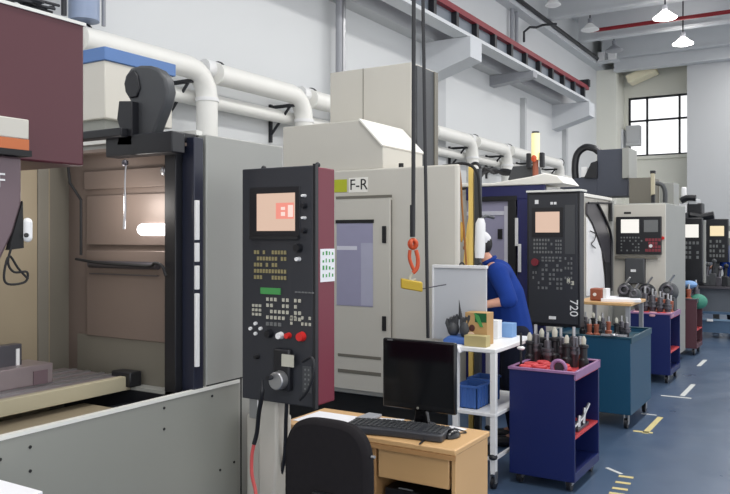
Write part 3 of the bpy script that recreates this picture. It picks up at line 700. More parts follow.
finish(MB().prism([(at(x,y,Y=11).x, at(x,y,Y=11).z) for x, y in ((585,178),(592,163),(598,161),(598,178))], 'y', 10.95, 11.2), 'hose_clamp', blackm, M)
gbox('taupe_box', 629, 178, 652, 207, 10.7, .5, taupe)
gbox('signal_post', 650.5, 173, 654.5, 196, 10.4, .05, cream, .01)
gbox('post_top', 650, 170.5, 655, 173.5, 10.4, .06, blackm); gbox('post_foot', 651, 194, 654.5, 207, 10.4, .06, blackm)
gbox('rear_panel', 660, 183, 674, 210, 11.2, .4, grey_e)
finish(MB().tube(spline([at(656,183,Y=10.6), at(662,185,Y=10.6), at(665,192,Y=10.6), at(665,206,Y=10.6)]), .03, 8), 'roof_hose', charc, M)
# ================================================================== FAR MACHINES
FM = [(12.9, 15.0, 'dark far machining centre with bright white screen, left of the far pair'), (15.3, 17.6, 'far dark machining centre with a cream screen near the right edge'), (18.0, 20.5, 'farthest dark machining centre at the right edge')]
SCR = [((675,218,702,282),(681.5,224.5,698.5,237.5),screenw,12.7), ((706,219,728,262),(710,226,724,236),screeny,15.0), ((726,226,746,262),(727,231,741,238),screenw,17.6)]
for i, (ya, yb, lab) in enumerate(FM):
    M = thing('machining_center', lab, 'machine', (-3.6, (ya+yb)/2, 0))
    finish(MB().box(-4.9, -2.5, ya, yb, 0, 2.05), 'body', [grey_e, charc, slate][i], M, .02)
    (x0,y0,x1,y1), (sx0,sy0,sx1,sy1), sm, Y = SCR[i]
    a = at(x0, y0, Y=Y); c = at(x1, y1, Y=Y); zc = at(x0, y1, Y=Y).z
    k = finish(MB().box(a.x, c.x, Y, Y+.15, zc, a.z), 'control_panel', blackm, M, .01)
    finish(MB().box(c.x-.25, c.x-.15, Y+.05, Y+.12, 0, zc), 'panel_post', charc, M)
    a = at(sx0, sy0, Y=Y-.01); c = at(sx1, sy1, Y=Y-.01)
    finish(MB().box(a.x, c.x, Y-.01, Y, c.z, a.z), 'screen', sm, k)
    keys(sx0-1, sy1+3, sx1+1, min(y1-3, sy1+22), 5, 4, keyg, .6, .25, Y, k)
    finish(MB().box(at(x1+1.5,y0+4,Y=Y).x, at(x1+3.5,y0+4,Y=Y).x, Y, Y+.06, zc, at(x1,y0+3,Y=Y).z), 'side_trim', grey_e, k)
    if i == 0:
        Yr = 13.2
        def gb(name, x0, y0, x1, y1, m, d=.3, bev=.02):
            a = at(x0, y0, Y=Yr); c = at(x1, y1, Y=Yr); return finish(MB().box(a.x, c.x, Yr, Yr+d, c.z, a.z), name, m, M, bev)
        gb('magazine_cover', 674, 203, 687, 214, whitem); gb('magazine', 687, 203, 702, 220, blackm)
        gb('signal_light', 681, 187, 686, 199, whitem, .08); gb('magazine_base', 673, 212, 692, 222, charc)
        finish(MB().tube(spline([at(681,201,Y=Yr), at(687,198,Y=Yr), at(696,198,Y=Yr)]), .05, 8), 'hood_rim', blackm, M)
        finish(MB().tube([at(690,215,Y=Yr), at(702,217,Y=Yr), at(714,215,Y=Yr)], .06, 8), 'arm', blackm, M)
        gb('magazine_lid', 688, 199, 698, 205, greym)
# ================================================================== DESK
D = thing('desk', 'small beech laminate desk with a drawer in front of the beige machine', 'desk', (-2.0, 3.37, 0))
DX0, DX1, DY0, DY1 = -2.43, -1.445, 3.13, 3.53
tp = MB().box(DX0, DX1, DY0, DY1, .722, .75)
finish(tp, 'desk_top', wood, D, .006)
finish(MB().box(DX0, DX1, DY0-.002, DY0+.004, .7, .722), 'top_edge', woode, D)
finish(MB().box(DX1-.03, DX1-.008, DY0+.02, DY1-.01, 0, .722), 'side_panel', wood, D, .003)
finish(MB().box(DX0+.01, DX0+.03, DY0+.02, DY1-.01, 0, .722), 'side_panel', wood, D, .003)
xl_ = at(377, 450, Y=3.16).x
finish(MB().box(xl_-.02, xl_, DY0+.02, DY1-.03, 0, .722), 'divider_panel', woode, D, .002)
finish(MB().box(DX0+.03, DX1-.03, DY1-.04, DY1-.02, .1, .72), 'back_panel', woode, D)
dw = finish(MB().box(xl_+.012, DX1-.042, DY0+.02, DY0+.04, .56, .705), 'drawer', wood, D, .004)
finish(MB().box(xl_+.02, DX1-.05, DY0+.04, DY0+.4, .575, .69), 'drawer_box', woode, dw)
PC = thing('computer_tower', 'black computer case in the space below the desk drawer', 'computer', (-1.68, 3.36, 0))
finish(MB().box(-1.85, -1.49, 3.2, 3.47, 0, .5), 'case', blackm, PC, .006)
a = at(399, 487, Y=3.199); c = at(413, 489, Y=3.199)
finish(MB().box(a.x, c.x, 3.194, 3.2, c.z-.01, a.z), 'drive_trim', keyg, PC)
# monitor
m0, m1 = -1.99, -1.58; MYY = 3.42
MO = thing('monitor', 'black flat computer monitor turned off on the desk', 'monitor', (-1.785, MYY+.02, .75))
finish(MB().box(m0, m1, MYY, MYY+.03, .83, 1.182), 'bezel', glossb, MO, .008)
finish(MB().box(m0+.014, m1-.014, MYY-.002, MYY+.002, .862, 1.168), 'screen', scrblk, MO)
finish(MB().box(m0+.06, m1-.06, MYY+.03, MYY+.06, .86, 1.12), 'back_cover', blackm, MO, .01)
text('logo', 'o', .022, ((m0+m1)/2+.0, MYY-.003, .846), keym, MO)
finish(MB().box(m0+.03, m0+.06, MYY-.003, MYY-.001, 1.172, 1.177), 'brand_mark', keyg, MO)
finish(MB().prism([(-1.825, .765), (-1.745, .765), (-1.765, .88), (-1.805, .88)], 'y', MYY+.03, MYY+.06), 'stand_neck', glossb, MO, .004)
finish(MB().lathe([(.085, 0), (.085, .008), (.07, .014), (.04, .018)], (-1.785, MYY+.02, .75), 32), 'stand_base', glossb, MO)
# papers
def sheet(px0, py0, X0, X1, Y0_, Y1_, z, lab, cat='paper', rot=0, m=paper):
    cx, cy = (X0+X1)/2, (Y0_+Y1_)/2; e = Vector((math.cos(rot), math.sin(rot), 0)); f = Vector((-e.y, e.x, 0))
    return one('paper_sheet', MB().obox((cx, cy, z), e*(X1-X0)/2, f*(Y1_-Y0_)/2, (0, 0, .001)), m, lab, cat)
sheet(0,0,-2.4,-2.13,3.2,3.44,.7515,'white paper sheet on the desk left of the keyboard')
sheet(0,0,-2.03,-1.9,3.42,3.5,.7515,'white paper lying at the back of the desk left behind the keyboard', rot=.3)
sheet(0,0,-1.66,-1.56,3.43,3.51,.7515,'white paper slip at the desk back right of the monitor foot', rot=-.2)
one('grey_folder', MB().box(-2.12, -2.04, 3.36, 3.5, .753, .768), pipeg, 'thin grey folder beside the monitor foot on the desk', 'folder', bev=.003)
# keyboard
KB = thing('keyboard', 'black curved keyboard lying on the desk in front of the monitor', 'keyboard', (-1.84, 3.24, .75))
import itertools
def kbp(u, v): # u -1..1 along, v -1..1 depth
    ang = math.radians(9); L = .25; Dp = .098
    x = u*L; y = v*Dp*(1-.12*abs(u)**3)+.015*math.cos(u*2.2)
    return (-1.81+x*math.cos(ang)-y*math.sin(ang), 3.255+x*math.sin(ang)+y*math.cos(ang))
outl = [kbp(u/10, -1) for u in range(-10, 11)]+[kbp(1, v) for v in (-.5, 0, .5)]+[kbp(u/10, 1) for u in range(10, -11, -1)]+[kbp(-1, v) for v in (.5, 0, -.5)]
kb0 = finish(MB().prism(outl, 'z', .752, .786), 'keyboard_body', kbm, KB, .006)
k = MB()
for r in range(5):
    for c_ in range(19):
        if c_ in (14,) : continue
        u = -.93+c_*.103; v = -.55+r*.32
        x, y = kbp(u, v); k.box(x-.0095, x+.0095, y-.0105, y+.0105, .786, .791)
finish(k, 'keycaps', charc, kb0)
MS = thing('mouse', 'glossy black mouse at the right end of the keyboard', 'mouse', at(451, 437, Z=.75))
mc = at(452, 437, Z=.75)
mb_ = MB().ball((mc.x, mc.y, .752), .037, (1, 1.55, 1), 20, 14)
bmesh.ops.bisect_plane(mb_.b, geom=mb_.b.verts[:]+mb_.b.edges[:]+mb_.b.faces[:], plane_co=(0,0,.751), plane_no=(0,0,-1), clear_outer=True)
finish(mb_, 'shell', glossb, MS)
finish(MB().cyl((mc.x-.004, mc.y+.03, .782), (mc.x+.004, mc.y+.03, .782), .006, n=10), 'scroll_wheel', charc, MS)
a, c = at(419, 444.5, Z=.755), at(431, 434, Z=.755)
one('pen', MB().tube([a, a*.9+c*.1, c], [.001, .005, .005], 8), blackm, 'black pen lying on the front of the desk', 'pen')
pts = [(mc.x, mc.y+.05, .756), (mc.x+.03, mc.y+.1, .755), (mc.x-.05, mc.y+.14, .755)]
finish(MB().tube(spline(pts, 5), .003, 6), 'mouse_cable', blackm, MS)
# white table corner bottom left
wc = at(43, 491, Z=.9)
WT = thing('white_table', 'corner of a white table top at the lower left edge', 'table', (wc.x-.15, wc.y-.4, 0))
finish(MB().box(-2.435, wc.x, .5, wc.y, .88, .9), 'table_top', paper, WT, .003)
for y in (.55, wc.y-.05):
    for x in (-2.4, wc.x-.04): finish(MB().box(x-.012, x+.012, y-.012, y+.012, 0, .88), 'leg', pipeg, WT)
# ================================================================== OFFICE CHAIR
CX, CY = -1.715, 2.52
CH = thing('office_chair', 'black fabric office chair with rounded back seen from behind', 'chair', (CX, CY+.25, 0))
out = []
for k in range(41):
    a = -PI*.02+ (PI*1.04)*k/40
    ca, sa = math.cos(a), math.sin(a)
    out.append((CX+.2*math.copysign(abs(ca)**.62, ca), .76+.218*abs(sa)**.62 if sa >= 0 else .76))
out = [(CX+.185, .52), (CX+.2, .6)]+out+[(CX-.2, .6), (CX-.185, .52), (CX-.12, .47), (CX+.12, .47)]
ob = finish(MB().prism(out, 'y', CY-.03, CY+.035), 'backrest', fabric, CH, .02)
finish(MB().box(CX-.23, CX+.23, CY+.06, CY+.5, .44, .51), 'seat', fabric, CH, .03)
finish(MB().box(CX-.04, CX+.04, CY-.06, CY-.03, .46, .7).box(CX-.04, CX+.04, CY-.06, CY+.2, .4, .43).box(CX-.04, CX+.04, CY-.06, CY-.03, .4, .47), 'back_bracket', blackm, CH, .006)
finish(MB().cyl((CX, CY+.27, .1), (CX, CY+.27, .42), .028), 'gas_post', blackm, CH)
for k in range(5):
    a = 2*PI*k/5+.3; e = Vector((math.cos(a), math.sin(a), 0)); c = Vector((CX, CY+.27, .11))
    l = finish(MB().tube([c, c+e*.27-Vector((0,0,.03))], [.03, .018], 8), 'star_leg', blackm, CH)
    w_ = c+e*.27; w_.z = .028; n_ = Vector((-e.y, e.x, 0))
    finish(MB().cyl(w_-n_*.02, w_+n_*.02, .028, n=14), 'caster', blackm, l)
finish(MB().cyl((CX+.2, CY+.0, .86), (CX+.215, CY+.0, .86), .006, n=8), 'back_screw', steel, CH)
# ================================================================== WHITE TROLLEY BENCH
BX0, BX1, BY0, BY1, BZ = -2.38, -1.95, 4.86, 5.28, .945
W = thing('work_bench', 'white metal work bench on casters between the monitor and the navy cart', 'bench', (-2.1, 5.1, 0))
BY1 = 5.65; finish(MB().prism([(BX0, BY0), (BX1, BY0), (BX1, BY1), (-2.34, BY1), (-2.36, 5.28), (BX0, 5.28)], 'z', BZ-.03, BZ), 'bench_top', whitem, W, .005)
xm = at(456, 380, Y=4.88).x
for (x, y) in ((BX1-.022, BY0+.022), (BX1-.022, BY1-.022), (xm, BY0+.022), (-2.31, BY1-.03)):
    l = finish(MB().box(x-.02, x+.02, y-.02, y+.02, .1, BZ-.03), 'leg', whitem, W, .003)
    finish(MB().cyl((x-.012, y, .04), (x+.012, y, .04), .04, n=18), 'caster', blackm, l)
    finish(MB().box(x-.022, x-.014, y-.02, y+.02, .04, .12).box(x+.014, x+.022, y-.02, y+.02, .04, .12), 'caster_fork', steel, l)
    finish(MB().ball((x, y-.01, .215), .03, (1,1,.7)), 'leg_knob', blackm, l)
finish(MB().box(xm, BX1, BY0+.0, BY1, .485, .51), 'shelf', whitem, W, .004)
finish(MB().box(xm, BX1, BY0+.01, BY0+.03, .19, .21).box(BX1-.03, BX1-.01, BY0, BY1, .19, .21), 'rail', whitem, W)
def bin_(x0, x1, y0, y1, z0, z1, lab):
    T = thing('storage_bin', lab, 'bin', ((x0+x1)/2, (y0+y1)/2, z0)); m = MB(); t = .006
    m.box(x0, x1, y0, y1, z0, z0+t).box(x0, x0+t, y0, y1, z0, z1).box(x1-t, x1, y0, y1, z0, z1).box(x0, x1, y0, y0+t, z0, z1).box(x0, x1, y1-t, y1, z0, z1)
    finish(m, 'bin_body', binblue, T)
    r = MB(); r.box(x0-.008, x1+.008, y0-.008, y0, z1-.015, z1).box(x0-.008, x1+.008, y1, y1+.008, z1-.015, z1).box(x0-.008, x0, y0, y1, z1-.015, z1).box(x1, x1+.008, y0, y1, z1-.015, z1)
    for i in range(5):
        x = x0+(x1-x0)*(i+.5)/5; r.box(x-.004, x+.004, y0-.006, y0, z0, z1-.015)
    for i in range(4):
        y = y0+(y1-y0)*(i+.5)/4; r.box(x1, x1+.006, y-.004, y+.004, z0, z1-.015)
    finish(r, 'rim', binblue, T)
a = at(458, 411, Z=.6); c = at(489, 407, Z=.6)
bin_(-2.27, -2.11, 4.92, 5.12, .512, .67, 'blue plastic bin on the lower shelf of the white bench, nearer one')
bin_(-2.27, -2.11, 5.14, 5.34, .512, .685, 'blue plastic bin on the lower shelf behind the nearer blue bin')
# board on bench
yb = 5.15; a = at(434, 267, Y=yb); c = at(486, 264, Y=yb)
BD = thing('display_board', 'upright pale grey board standing on the white bench', 'board', ((a.x+c.x)/2, yb+.02, BZ))
finish(MB().box(a.x, c.x, yb, yb+.02, BZ, a.z), 'board_panel', boardm, BD)
finish(MB().box(a.x-.01, c.x+.005, yb-.012, yb+.03, a.z-.005, a.z+.018).box(a.x-.012, a.x, yb-.012, yb+.03, BZ, a.z), 'board_frame', whitem, BD, .002)
for px in (462, 480):
    q = at(px, 262, Y=yb+.01); finish(MB().torus((q.x, yb+.01, a.z+.018), .017, .006, 'y'), 'clip', blackm, BD)
# items on bench
def pbox(name, x0, y0, x1, y1, Y, d, m, lab, cat, z0=None, bev=.003):
    a = at(x0, y0, Y=Y); c = at(x1, y1, Y=Y)
    return one(name, MB().box(a.x, c.x, Y, Y+d, c.z if z0 is None else z0, a.z), m, lab, cat, None, bev)
a = at(441, 343, Z=BZ)
one('blue_tray', MB().prism([(-2.375, BZ), (-2.2, BZ), (-2.17, BZ+.02), (-2.21, BZ+.045), (-2.34, BZ+.055), (-2.38, BZ+.03)], 'y', 4.93, 5.12), binblue, 'blue folded cloth under the black gloves on the white bench', 'cloth', bev=.012)
G = thing('work_gloves', 'pair of black work gloves piled on the blue cloth', 'gloves', (-2.28, 5.02, 1.0))
for (gx, s) in ((-2.335, 1), (-2.24, 1.15)):
    g = MB(); g.ball((gx, 5.02, 1.045), .055, (.8, .8, 1.0*s), 14, 10)
    g.tube([(gx-.02, 5.02, 1.025), (gx-.045, 5.01, 1.085*s-.05*(s-1)), (gx-.04, 5.01, 1.115)], [.02, .016, .01], 8)
    for j in range(3): g.tube([(gx+.02*(j-1), 5.02, 1.065), (gx+.022*(j-1)+.01, 5.01, 1.110+.01*s), (gx+.022*(j-1)+.015, 5.0, 1.125+.012*j)], [.018, .015, .009], 8)
    finish(g, 'glove', charc, G)
CB = thing('carton', 'brown printed carton with green corner on the white bench', 'box', (-2.02, 5.0, BZ))
a = at(465, 312, Y=5.0); c = at(487, 343, Y=5.0)
finish(MB().box(a.x, c.x, 5.0, 5.12, BZ, a.z), 'carton_body', card, CB, .003)
b0 = at(475, 312, Y=4.999); finish(MB().box(b0.x, c.x-.003, 4.997, 5.0, at(475,322,Y=5.0).z, a.z-.003), 'print_dark_green', mat('deep_green_print', (20, 90, 50), .6), CB)
finish(MB().prism([(at(x,y,Y=4.996).x, at(x,y,Y=4.996).z) for x, y in ((474,313),(479,316),(483,327),(480,327),(476,319))], 'y', 4.994, 4.998), 'print_leaf', green, CB)
q = at(472, 328, Y=4.996); g = MB().ball((q.x, 4.996, q.z), .022, (1,.15,1.1)); finish(g, 'print_dark_figure', mat('dark_print', (80, 40, 36), .6), CB)
q = at(471, 334, Y=4.995); g = MB().ball((q.x, 4.994, q.z), .022, (1.2,.12,.7)); finish(g, 'print_pale_figure', mat('pale_print', (230, 200, 170), .6), CB)
pbox('small_tray', 464, 335, 486, 346, 4.9, .08, mat('khaki_card', (178, 164, 116), .7), 'flat khaki card lying before the carton on the white bench', 'card', BZ)
pbox('white_box', 487.5, 320, 498, 338, 5.35, .08, whitem, 'small white box at the middle of the white bench', 'box', BZ)
pbox('blue_box', 499, 323, 512, 336, 5.48, .1, lblue, 'pale blue packet right of the small white box', 'box', BZ)
# curled white sheet at the left bench end
cs = spline([(-2.44, 4.83, BZ+.012), (-2.34, 4.83, BZ+.006), (-2.27, 4.83, BZ+.004), (-2.22, 4.828, BZ), (-2.2, 4.825, BZ-.04)], 4)
m = MB(); 
for i in range(len(cs)-1):
    A_, B_ = cs[i], cs[i+1]; m.b.faces.new([m.b.verts.new(v) for v in (A_, B_, B_+Vector((0,.12,.001)), A_+Vector((0,.12,.001)))])
bmesh.ops.remove_doubles(m.b, verts=m.b.verts[:], dist=.0005)
o = one('plastic_sheet', m, paper, 'white plastic sheet curling over the front edge of the white bench', 'sheet')
md = o.modifiers.new('solid', 'SOLIDIFY'); md.thickness = .004
q = at(521, 333, Y=5.2); RG = thing('rod_gauge', 'dark upright rod with white collar at the left of the nearest navy cart', 'tool', (q.x, 5.2, .76))
finish(MB().cyl((q.x, 5.2, .762), (q.x, 5.2, q.z), .008, n=10), 'rod', blackm, RG); finish(MB().ball((q.x, 5.2, at(521,348,Y=5.2).z), .024, (1.2,1,.6)), 'collar', whitem, RG)
# yellow pole and neighbours
PYY = 5.74
yp = Vector((at(471.5,200,Y=PYY).x, PYY, 0))
P = thing('yellow_post', 'tall slim yellow post rising behind the upright board', 'post', yp)
finish(MB().box(yp.x-.02, yp.x+.02, PYY-.02, PYY+.02, 0, at(471,167,Y=PYY).z), 'post', yellm, P, .004)
finish(MB().prism([(yp.x-.075, 1.45), (yp.x-.02, 1.45), (yp.x-.02, 1.88), (yp.x-.035, 1.8)], 'y', PYY-.01, PYY+.01), 'side_plate', yellm, P, .003)
finish(MB().box(yp.x-.06, yp.x+.02, PYY-.06, PYY+.06, 0, .012), 'foot_plate', yellm, P)
q = at(478, 200, Y=PYY)
P2 = thing('grey_post', 'dark grey square post topped by a black cable loop beside the yellow post', 'post', (q.x, PYY, 0))
finish(MB().box(q.x-.025, q.x+.025, PYY-.025, PYY+.025, 0, at(477,169,Y=PYY).z), 'post', charc, P2, .004)
zt_ = at(477,169,Y=PYY).z
finish(MB().torus((q.x-.025, PYY, zt_+.002), .045, .013, 'y', a0=0, a1=PI), 'cable_loop', blackm, P2)
# white work light
q = at(480.5, 238, Y=5.45)
WLt = thing('machine_lamp', 'white long lamp head hanging beside the yellow post left of the operator', 'lamp', (q.x, 5.45, at(480,262,Y=5.45).z))
zA, zB = at(480,258,Y=5.45).z, at(480,217,Y=5.45).z
finish(MB().tube([(q.x-.008, 5.45, zA), (q.x-.005, 5.45, zA+.06), (q.x, 5.45, zB-.05), (q.x+.004, 5.45, zB-.01)], [.034, .04, .038, .022], 16), 'lamp_housing', whitem, WLt)
finish(MB().cyl((q.x-.008, 5.44, zA-.008), (q.x-.008, 5.44, zA+.012), .02, n=16), 'lamp_socket', blackm, WLt)
finish(MB().tube([(q.x, 5.45, zB-.02), (q.x, 5.55, zB+.01), (q.x, 5.71, zB+.0)], .012, 8), 'lamp_arm', charc, WLt)
oc = spline([at(459,165,Y=5.45), at(461,185,Y=5.45), at(462,205,Y=5.45), at(464,230,Y=5.45), at(467,275,Y=5.45)])
one('air_cable', MB().tube(oc, .008, 8), mat('brown_orange_hose', (150, 96, 40), .5), 'thin brown orange hose dropping beside the yellow post', 'hose')
one('hose_sleeve', MB().ball(at(461.5,232,Y=5.45), .05, (.35,.35,1.6)), mat('amber_plastic', (206, 160, 70), .5), 'amber plastic sleeve around the thin hose beside the yellow post', 'sleeve')
# hanging chain with hook
hq = at(413.3, 235, t=5.0)
HC = thing('chain_hoist', 'black hanging hoist cable with orange hook and yellow block', 'hoist', (hq.x, hq.y, at(413,292,t=5).z))
tp_ = at(413.8, 0, t=5.0)
finish(MB().tube([hq, tp_, (tp_.x, tp_.y, CZ-.002)], .014, 8), 'cable', blackm, HC)
finish(MB().cyl(at(412.6,205,t=5), at(412.6,237,t=5), .018, n=10), 'cable_sleeve', blackm, HC)
g = MB()
g.torus(at(413,244,t=5), .028, .012, 'x').torus(at(413,244,t=5), .028, .012, 'y')
g.tube(spline([at(410,250,t=5), at(409.5,258,t=5), at(412,266,t=5), at(415,272,t=5)]), .012, 8)
g.tube(spline([at(416,250,t=5), at(418,259,t=5), at(417,268,t=5), at(413,273,t=5)]), .014, 8)
finish(g, 'hook', orangec, HC)
finish(MB().tube(spline([at(415,271,t=5), at(410,277,t=5), at(411,281,t=5), at(416,279,t=5)]), .009, 8), 'shackle', keym, HC)
rr = Vector((CA, SA, 0)); qq = at(411.5, 285, t=5.0)
yb_ = MB().obox(qq, rr*.07+Vector((0,0,-.012)), Vector((-SA, CA, 0))*.04, (0,0,.032)); finish(yb_, 'hook_block', yelld, HC, .008)
finish(MB().tube([at(421,289,t=4.98), at(446,284.5,t=5.05)], .004, 6), 'release_rod', steeld, HC)
q1, q2_ = at(428, 338, t=4.6), at(423, 0, t=4.6)
one('pendant_cable', MB().tube([q1, q2_, (q2_.x, q2_.y, CZ-.002)], .011, 8), blackm, 'long black pendant cable hanging right of the orange hook', 'cable')
# ================================================================== CARTS
def cart(x0, x1, y0, y1, zt, zb, paint, top, lab, shelf_m, lip=pinkm, closed=False):
    T = thing('tool_cart', lab, 'cart', ((x0+x1)/2, (y0+y1)/2, 0)); t = .02
    finish(MB().box(x0, x1, y0, y0+t, zb, zt), 'front_panel', paint, T, .004)
    finish(MB().box(x0, x1, y1-t, y1, zb, zt), 'back_panel', paint, T, .004)
    finish(MB().box(x0, x0+t, y0+t, y1-t, zb, zt), 'side_panel', paint, T)
    if closed: finish(MB().box(x1-t, x1, y0+t, y1-t, zb, zt-.05), 'side_panel', paint, T)
    sh = MB().box(x0+t, x1-.004, y0+t, y1-t, zt-.06, zt-.04)
    finish(sh, 'top_tray', top, T)
    for z in ((.35,) if not closed else ()):
        s = finish(MB().box(x0+t, x1-.006, y0+t, y1-t, z, z+.015), 'shelf', shelf_m, T)
    finish(MB().box(x0+t, x1-(t+.001 if closed else 0), y0+t, y1-t, zb, zb+.06), 'base', paint, T)
    r = MB(); k = .008
    r.box(x0-k, x1+k, y0-k, y0+t, zt-.012, zt+.006).box(x0-k, x1+k, y1-t, y1+k, zt-.012, zt+.006).box(x0-k, x0+t, y0, y1, zt-.012, zt+.006).box(x1-.01, x1+k, y0, y1, zt-.05, zt+.006)
    finish(r, 'rim', lip, T, .003)
    for (x, y) in ((x0+.06, y0+.06), (x1-.05, y0+.06), (x0+.06, y1-.06), (x1-.05, y1-.06)):
        c_ = finish(MB().cyl((x-.014, y, .045), (x+.014, y, .045), .045, n=20), 'caster', blackm, T)
        finish(MB().box(x-.022, x-.016, y-.025, y+.025, .04, zb).box(x+.016, x+.022, y-.025, y+.025, .04, zb), 'caster_fork', steel, c_)
        finish(MB().cyl((x-.018, y, .045), (x+.018, y, .045), .014, n=12), 'hub', steel, c_)
    return T
cart(-1.93, -1.475, 5.06, 5.68, .8, .07, navy, redcloth, 'navy blue tool cart with open side nearest the camera', redcloth)
cart(-2.3, -1.54, 6.98, 7.85, .81, .13, teal, teald, 'teal tool cart with broad dark top beside the aisle', teald, lip=teald, closed=True)
cart(-2.1, -1.63, 9.4, 10.05, .81, .1, navy, redcloth, 'second navy blue tool cart, behind the teal cart', redcloth)
cart(-2.05, -1.7, 11.85, 12.4, .81, .1, mat('dark_red_cart', (84, 50, 58), .5), redcloth, 'far dark reddish tool cart beyond the second navy cart', redcloth, lip=steeld)
# tool holders
def mk_holder(loc, s, kind, name='tool_holder'):
    x, y, z = loc; T = thing(name, 'x', 'tool holder', loc)
    if kind == 0:
        finish(MB().lathe([(.018*s, 0), (.028*s, .07*s), (.04*s, .072*s), (.04*s, .09*s), (.032*s, .092*s), (.032*s, .1*s), (.04*s, .102*s), (.04*s, .112*s), (.024*s, .114*s), (.022*s, .16*s), (.012*s, .165*s)], loc, 16), 'taper', steeld, T)
        finish(MB().cyl((x, y, z+.165*s), (x, y, z+.215*s), .009*s, n=10), 'cutter', steel, T)
    elif kind == 1:
        finish(MB().lathe([(.03*s, 0), (.03*s, .06*s), (.022*s, .07*s), (.022*s, .13*s), (.03*s, .135*s), (.03*s, .15*s), (.01*s, .155*s)], loc, 16), 'holder_body', blackm, T)
        finish(MB().lathe([(.014*s, 0), (.016*s, .03*s), (.006*s, .05*s)], (x, y, z+.155*s), 12), 'cutter', keym, T)
    else:
        finish(MB().lathe([(.035*s, 0), (.035*s, .03*s), (.02*s, .04*s), (.026*s, .12*s), (.014*s, .125*s)], loc, 16), 'holder_body', brownb, T)
        finish(MB().cyl((x, y, z+.12*s), (x, y, z+.175*s), .011*s, n=10), 'collet', steel, T)
    return T
kname = ['steel taper tool holder', 'black tool holder with pale tip', 'brownish squat tool holder']
protos = [mk_holder((-1.86, 5.5, .76), 1.0, 0), mk_holder((-1.8, 5.56, .76), 1.0, 1), mk_holder((-1.6, 5.5, .76), 1.0, 2)]
used = [False]*3
def holder(kind, x, y, z, lab, grp, s=1):
    o = protos[kind] if not used[kind] else copy_tree(protos[kind]); used[kind] = True
    o.location = (x, y, z); o.scale = (s, s, s); o['label'] = lab; o['group'] = grp
    return o
zz = .76
row = [(537,0),(543,1),(549,0),(556,1),(562,0),(568,1),(575,0),(581,2),(588,1),(531,1)]
ordw = ['first','second','third','fourth','fifth','sixth','seventh','eighth','ninth','tenth','eleventh','twelfth']
row.sort()
for i, (px, kd) in enumerate(row):
    q = at(px, 340, Y=5.5+.06*((i*7) % 3)); s = 1.15+.2*((i*5) % 3)/2
    holder(kd, min(q.x, -1.53), q.y-.03, zz, '%s, %s from left on the nearest navy cart' % (kname[kd], ordw[i]), 'tool holders on the nearest navy cart', s)
row2 = [(583,1,7.28),(590,2,7.25),(597,2,7.27),(617,1,7.2),(628,0,7.2),(622,0,7.3),(600,1,7.3),(586,0,7.5),(594,1,7.55),(603,0,7.5),(609,2,7.55)]
row2.sort()
for i, (px, kd, y) in enumerate(row2):
    q = at(px, 320, Y=y)
    holder(kd, min(q.x, -1.62), y-.02, .77, '%s, %s from left on the teal cart' % (kname[kd], ordw[i]), 'tool holders on the teal cart', .95)
i = 0
for r_ in range(2):
    for c_ in range(5):
        kd = (r_*2+c_*3) % 3; x = -2.02+c_*.085; y = 9.52+r_*.18
        holder(kd, x, y, .77, '%s, second navy cart, %s row, %s from left' % (kname[kd], ['front', 'middle', 'rear'][r_], ordw[c_]), 'tool holders on the second navy cart', 1.25+.35*((c_*7+r_*5) % 4)/3)
for c_ in range(4):
    kd = c_ % 3; holder(kd, -1.98+c_*.075, 12.0+(c_ % 2)*.15, .77, '%s, %s from left on the dark reddish cart' % (kname[kd], ordw[c_]), 'tool holders on the far cart', 1.4)
# red ring holders on cart one
rg3 = [(-2.02, 9.46, .04), (-1.93, 9.47, .05), (-1.83, 9.45, .045), (-1.74, 9.47, .05), (-1.67, 9.52, .04)]
for i, (x, y, r) in enumerate(rg3):
    m = MB().torus((x, y, .785), r, .018, 'z', 16, 8); m.torus((x, y, .81), r*.8, .014, 'z', 16, 8)
    one('tool_sleeve', m, redcloth if i % 2 else mat('pink_sleeve', (200, 150, 160), .6), 'plastic sleeve ring on the second navy cart, %s from left in front' % ordw[i], 'tool sleeve', 'sleeves on the second navy cart')
rg = [(-1.84, 5.13, .04), (-1.75, 5.17, .05), (-1.84, 5.25, .05), (-1.72, 5.28, .045), (-1.63, 5.3, .05), (-1.79, 5.36, .045)]
for i, (x, y, r) in enumerate(rg):
    m = MB().torus((x, y, .78), r, .016, 'z', 20, 8); m.torus((x, y, .802), r*.8, .012, 'z', 20, 8)
    one('tool_sleeve', m, redcloth, 'red plastic tool sleeve ring, %s counting from the left rear of the nearest cart tray' % ordw[i], 'tool sleeve', 'red sleeves on the nearest navy cart')
q = Vector((-1.61, 5.15, .785))
T = thing('ring_gauge', 'pinkish white open ring gauge on the red tray of the nearest cart', 'ring gauge', q)
finish(MB().torus((q.x, q.y+.0, .81), .048, .013, 'y', 24, 8), 'ring', pinkm, T); finish(MB().cyl((q.x, q.y+.01, .81), (q.x, q.y+.04, .81), .036, n=20), 'core', steeld, T)
finish(MB().box(q.x-.05, q.x+.05, q.y-.01, q.y+.03, .76, .775), 'foot', pinkm, T)
# caliper pieces on lower shelf of cart one
T = thing('clamp_fixture', 'silver clamp fixture on the lower red shelf of the nearest navy cart', 'clamp', (-1.53, 5.4, .365))
finish(MB().tube([(-1.53, 5.22, .4), (-1.52, 5.4, .43), (-1.52, 5.56, .5)], .012, 8), 'clamp_bar', steel, T)
finish(MB().tube([(-1.52, 5.3, .365), (-1.52, 5.33, .46)], .014, 8).tube([(-1.52, 5.42, .365), (-1.52, 5.46, .49)], .012, 8), 'clamp_jaw', steel, T)
finish(MB().box(-1.58, -1.5, 5.24, 5.5, .365, .39), 'clamp_base', steeld, T, .004)
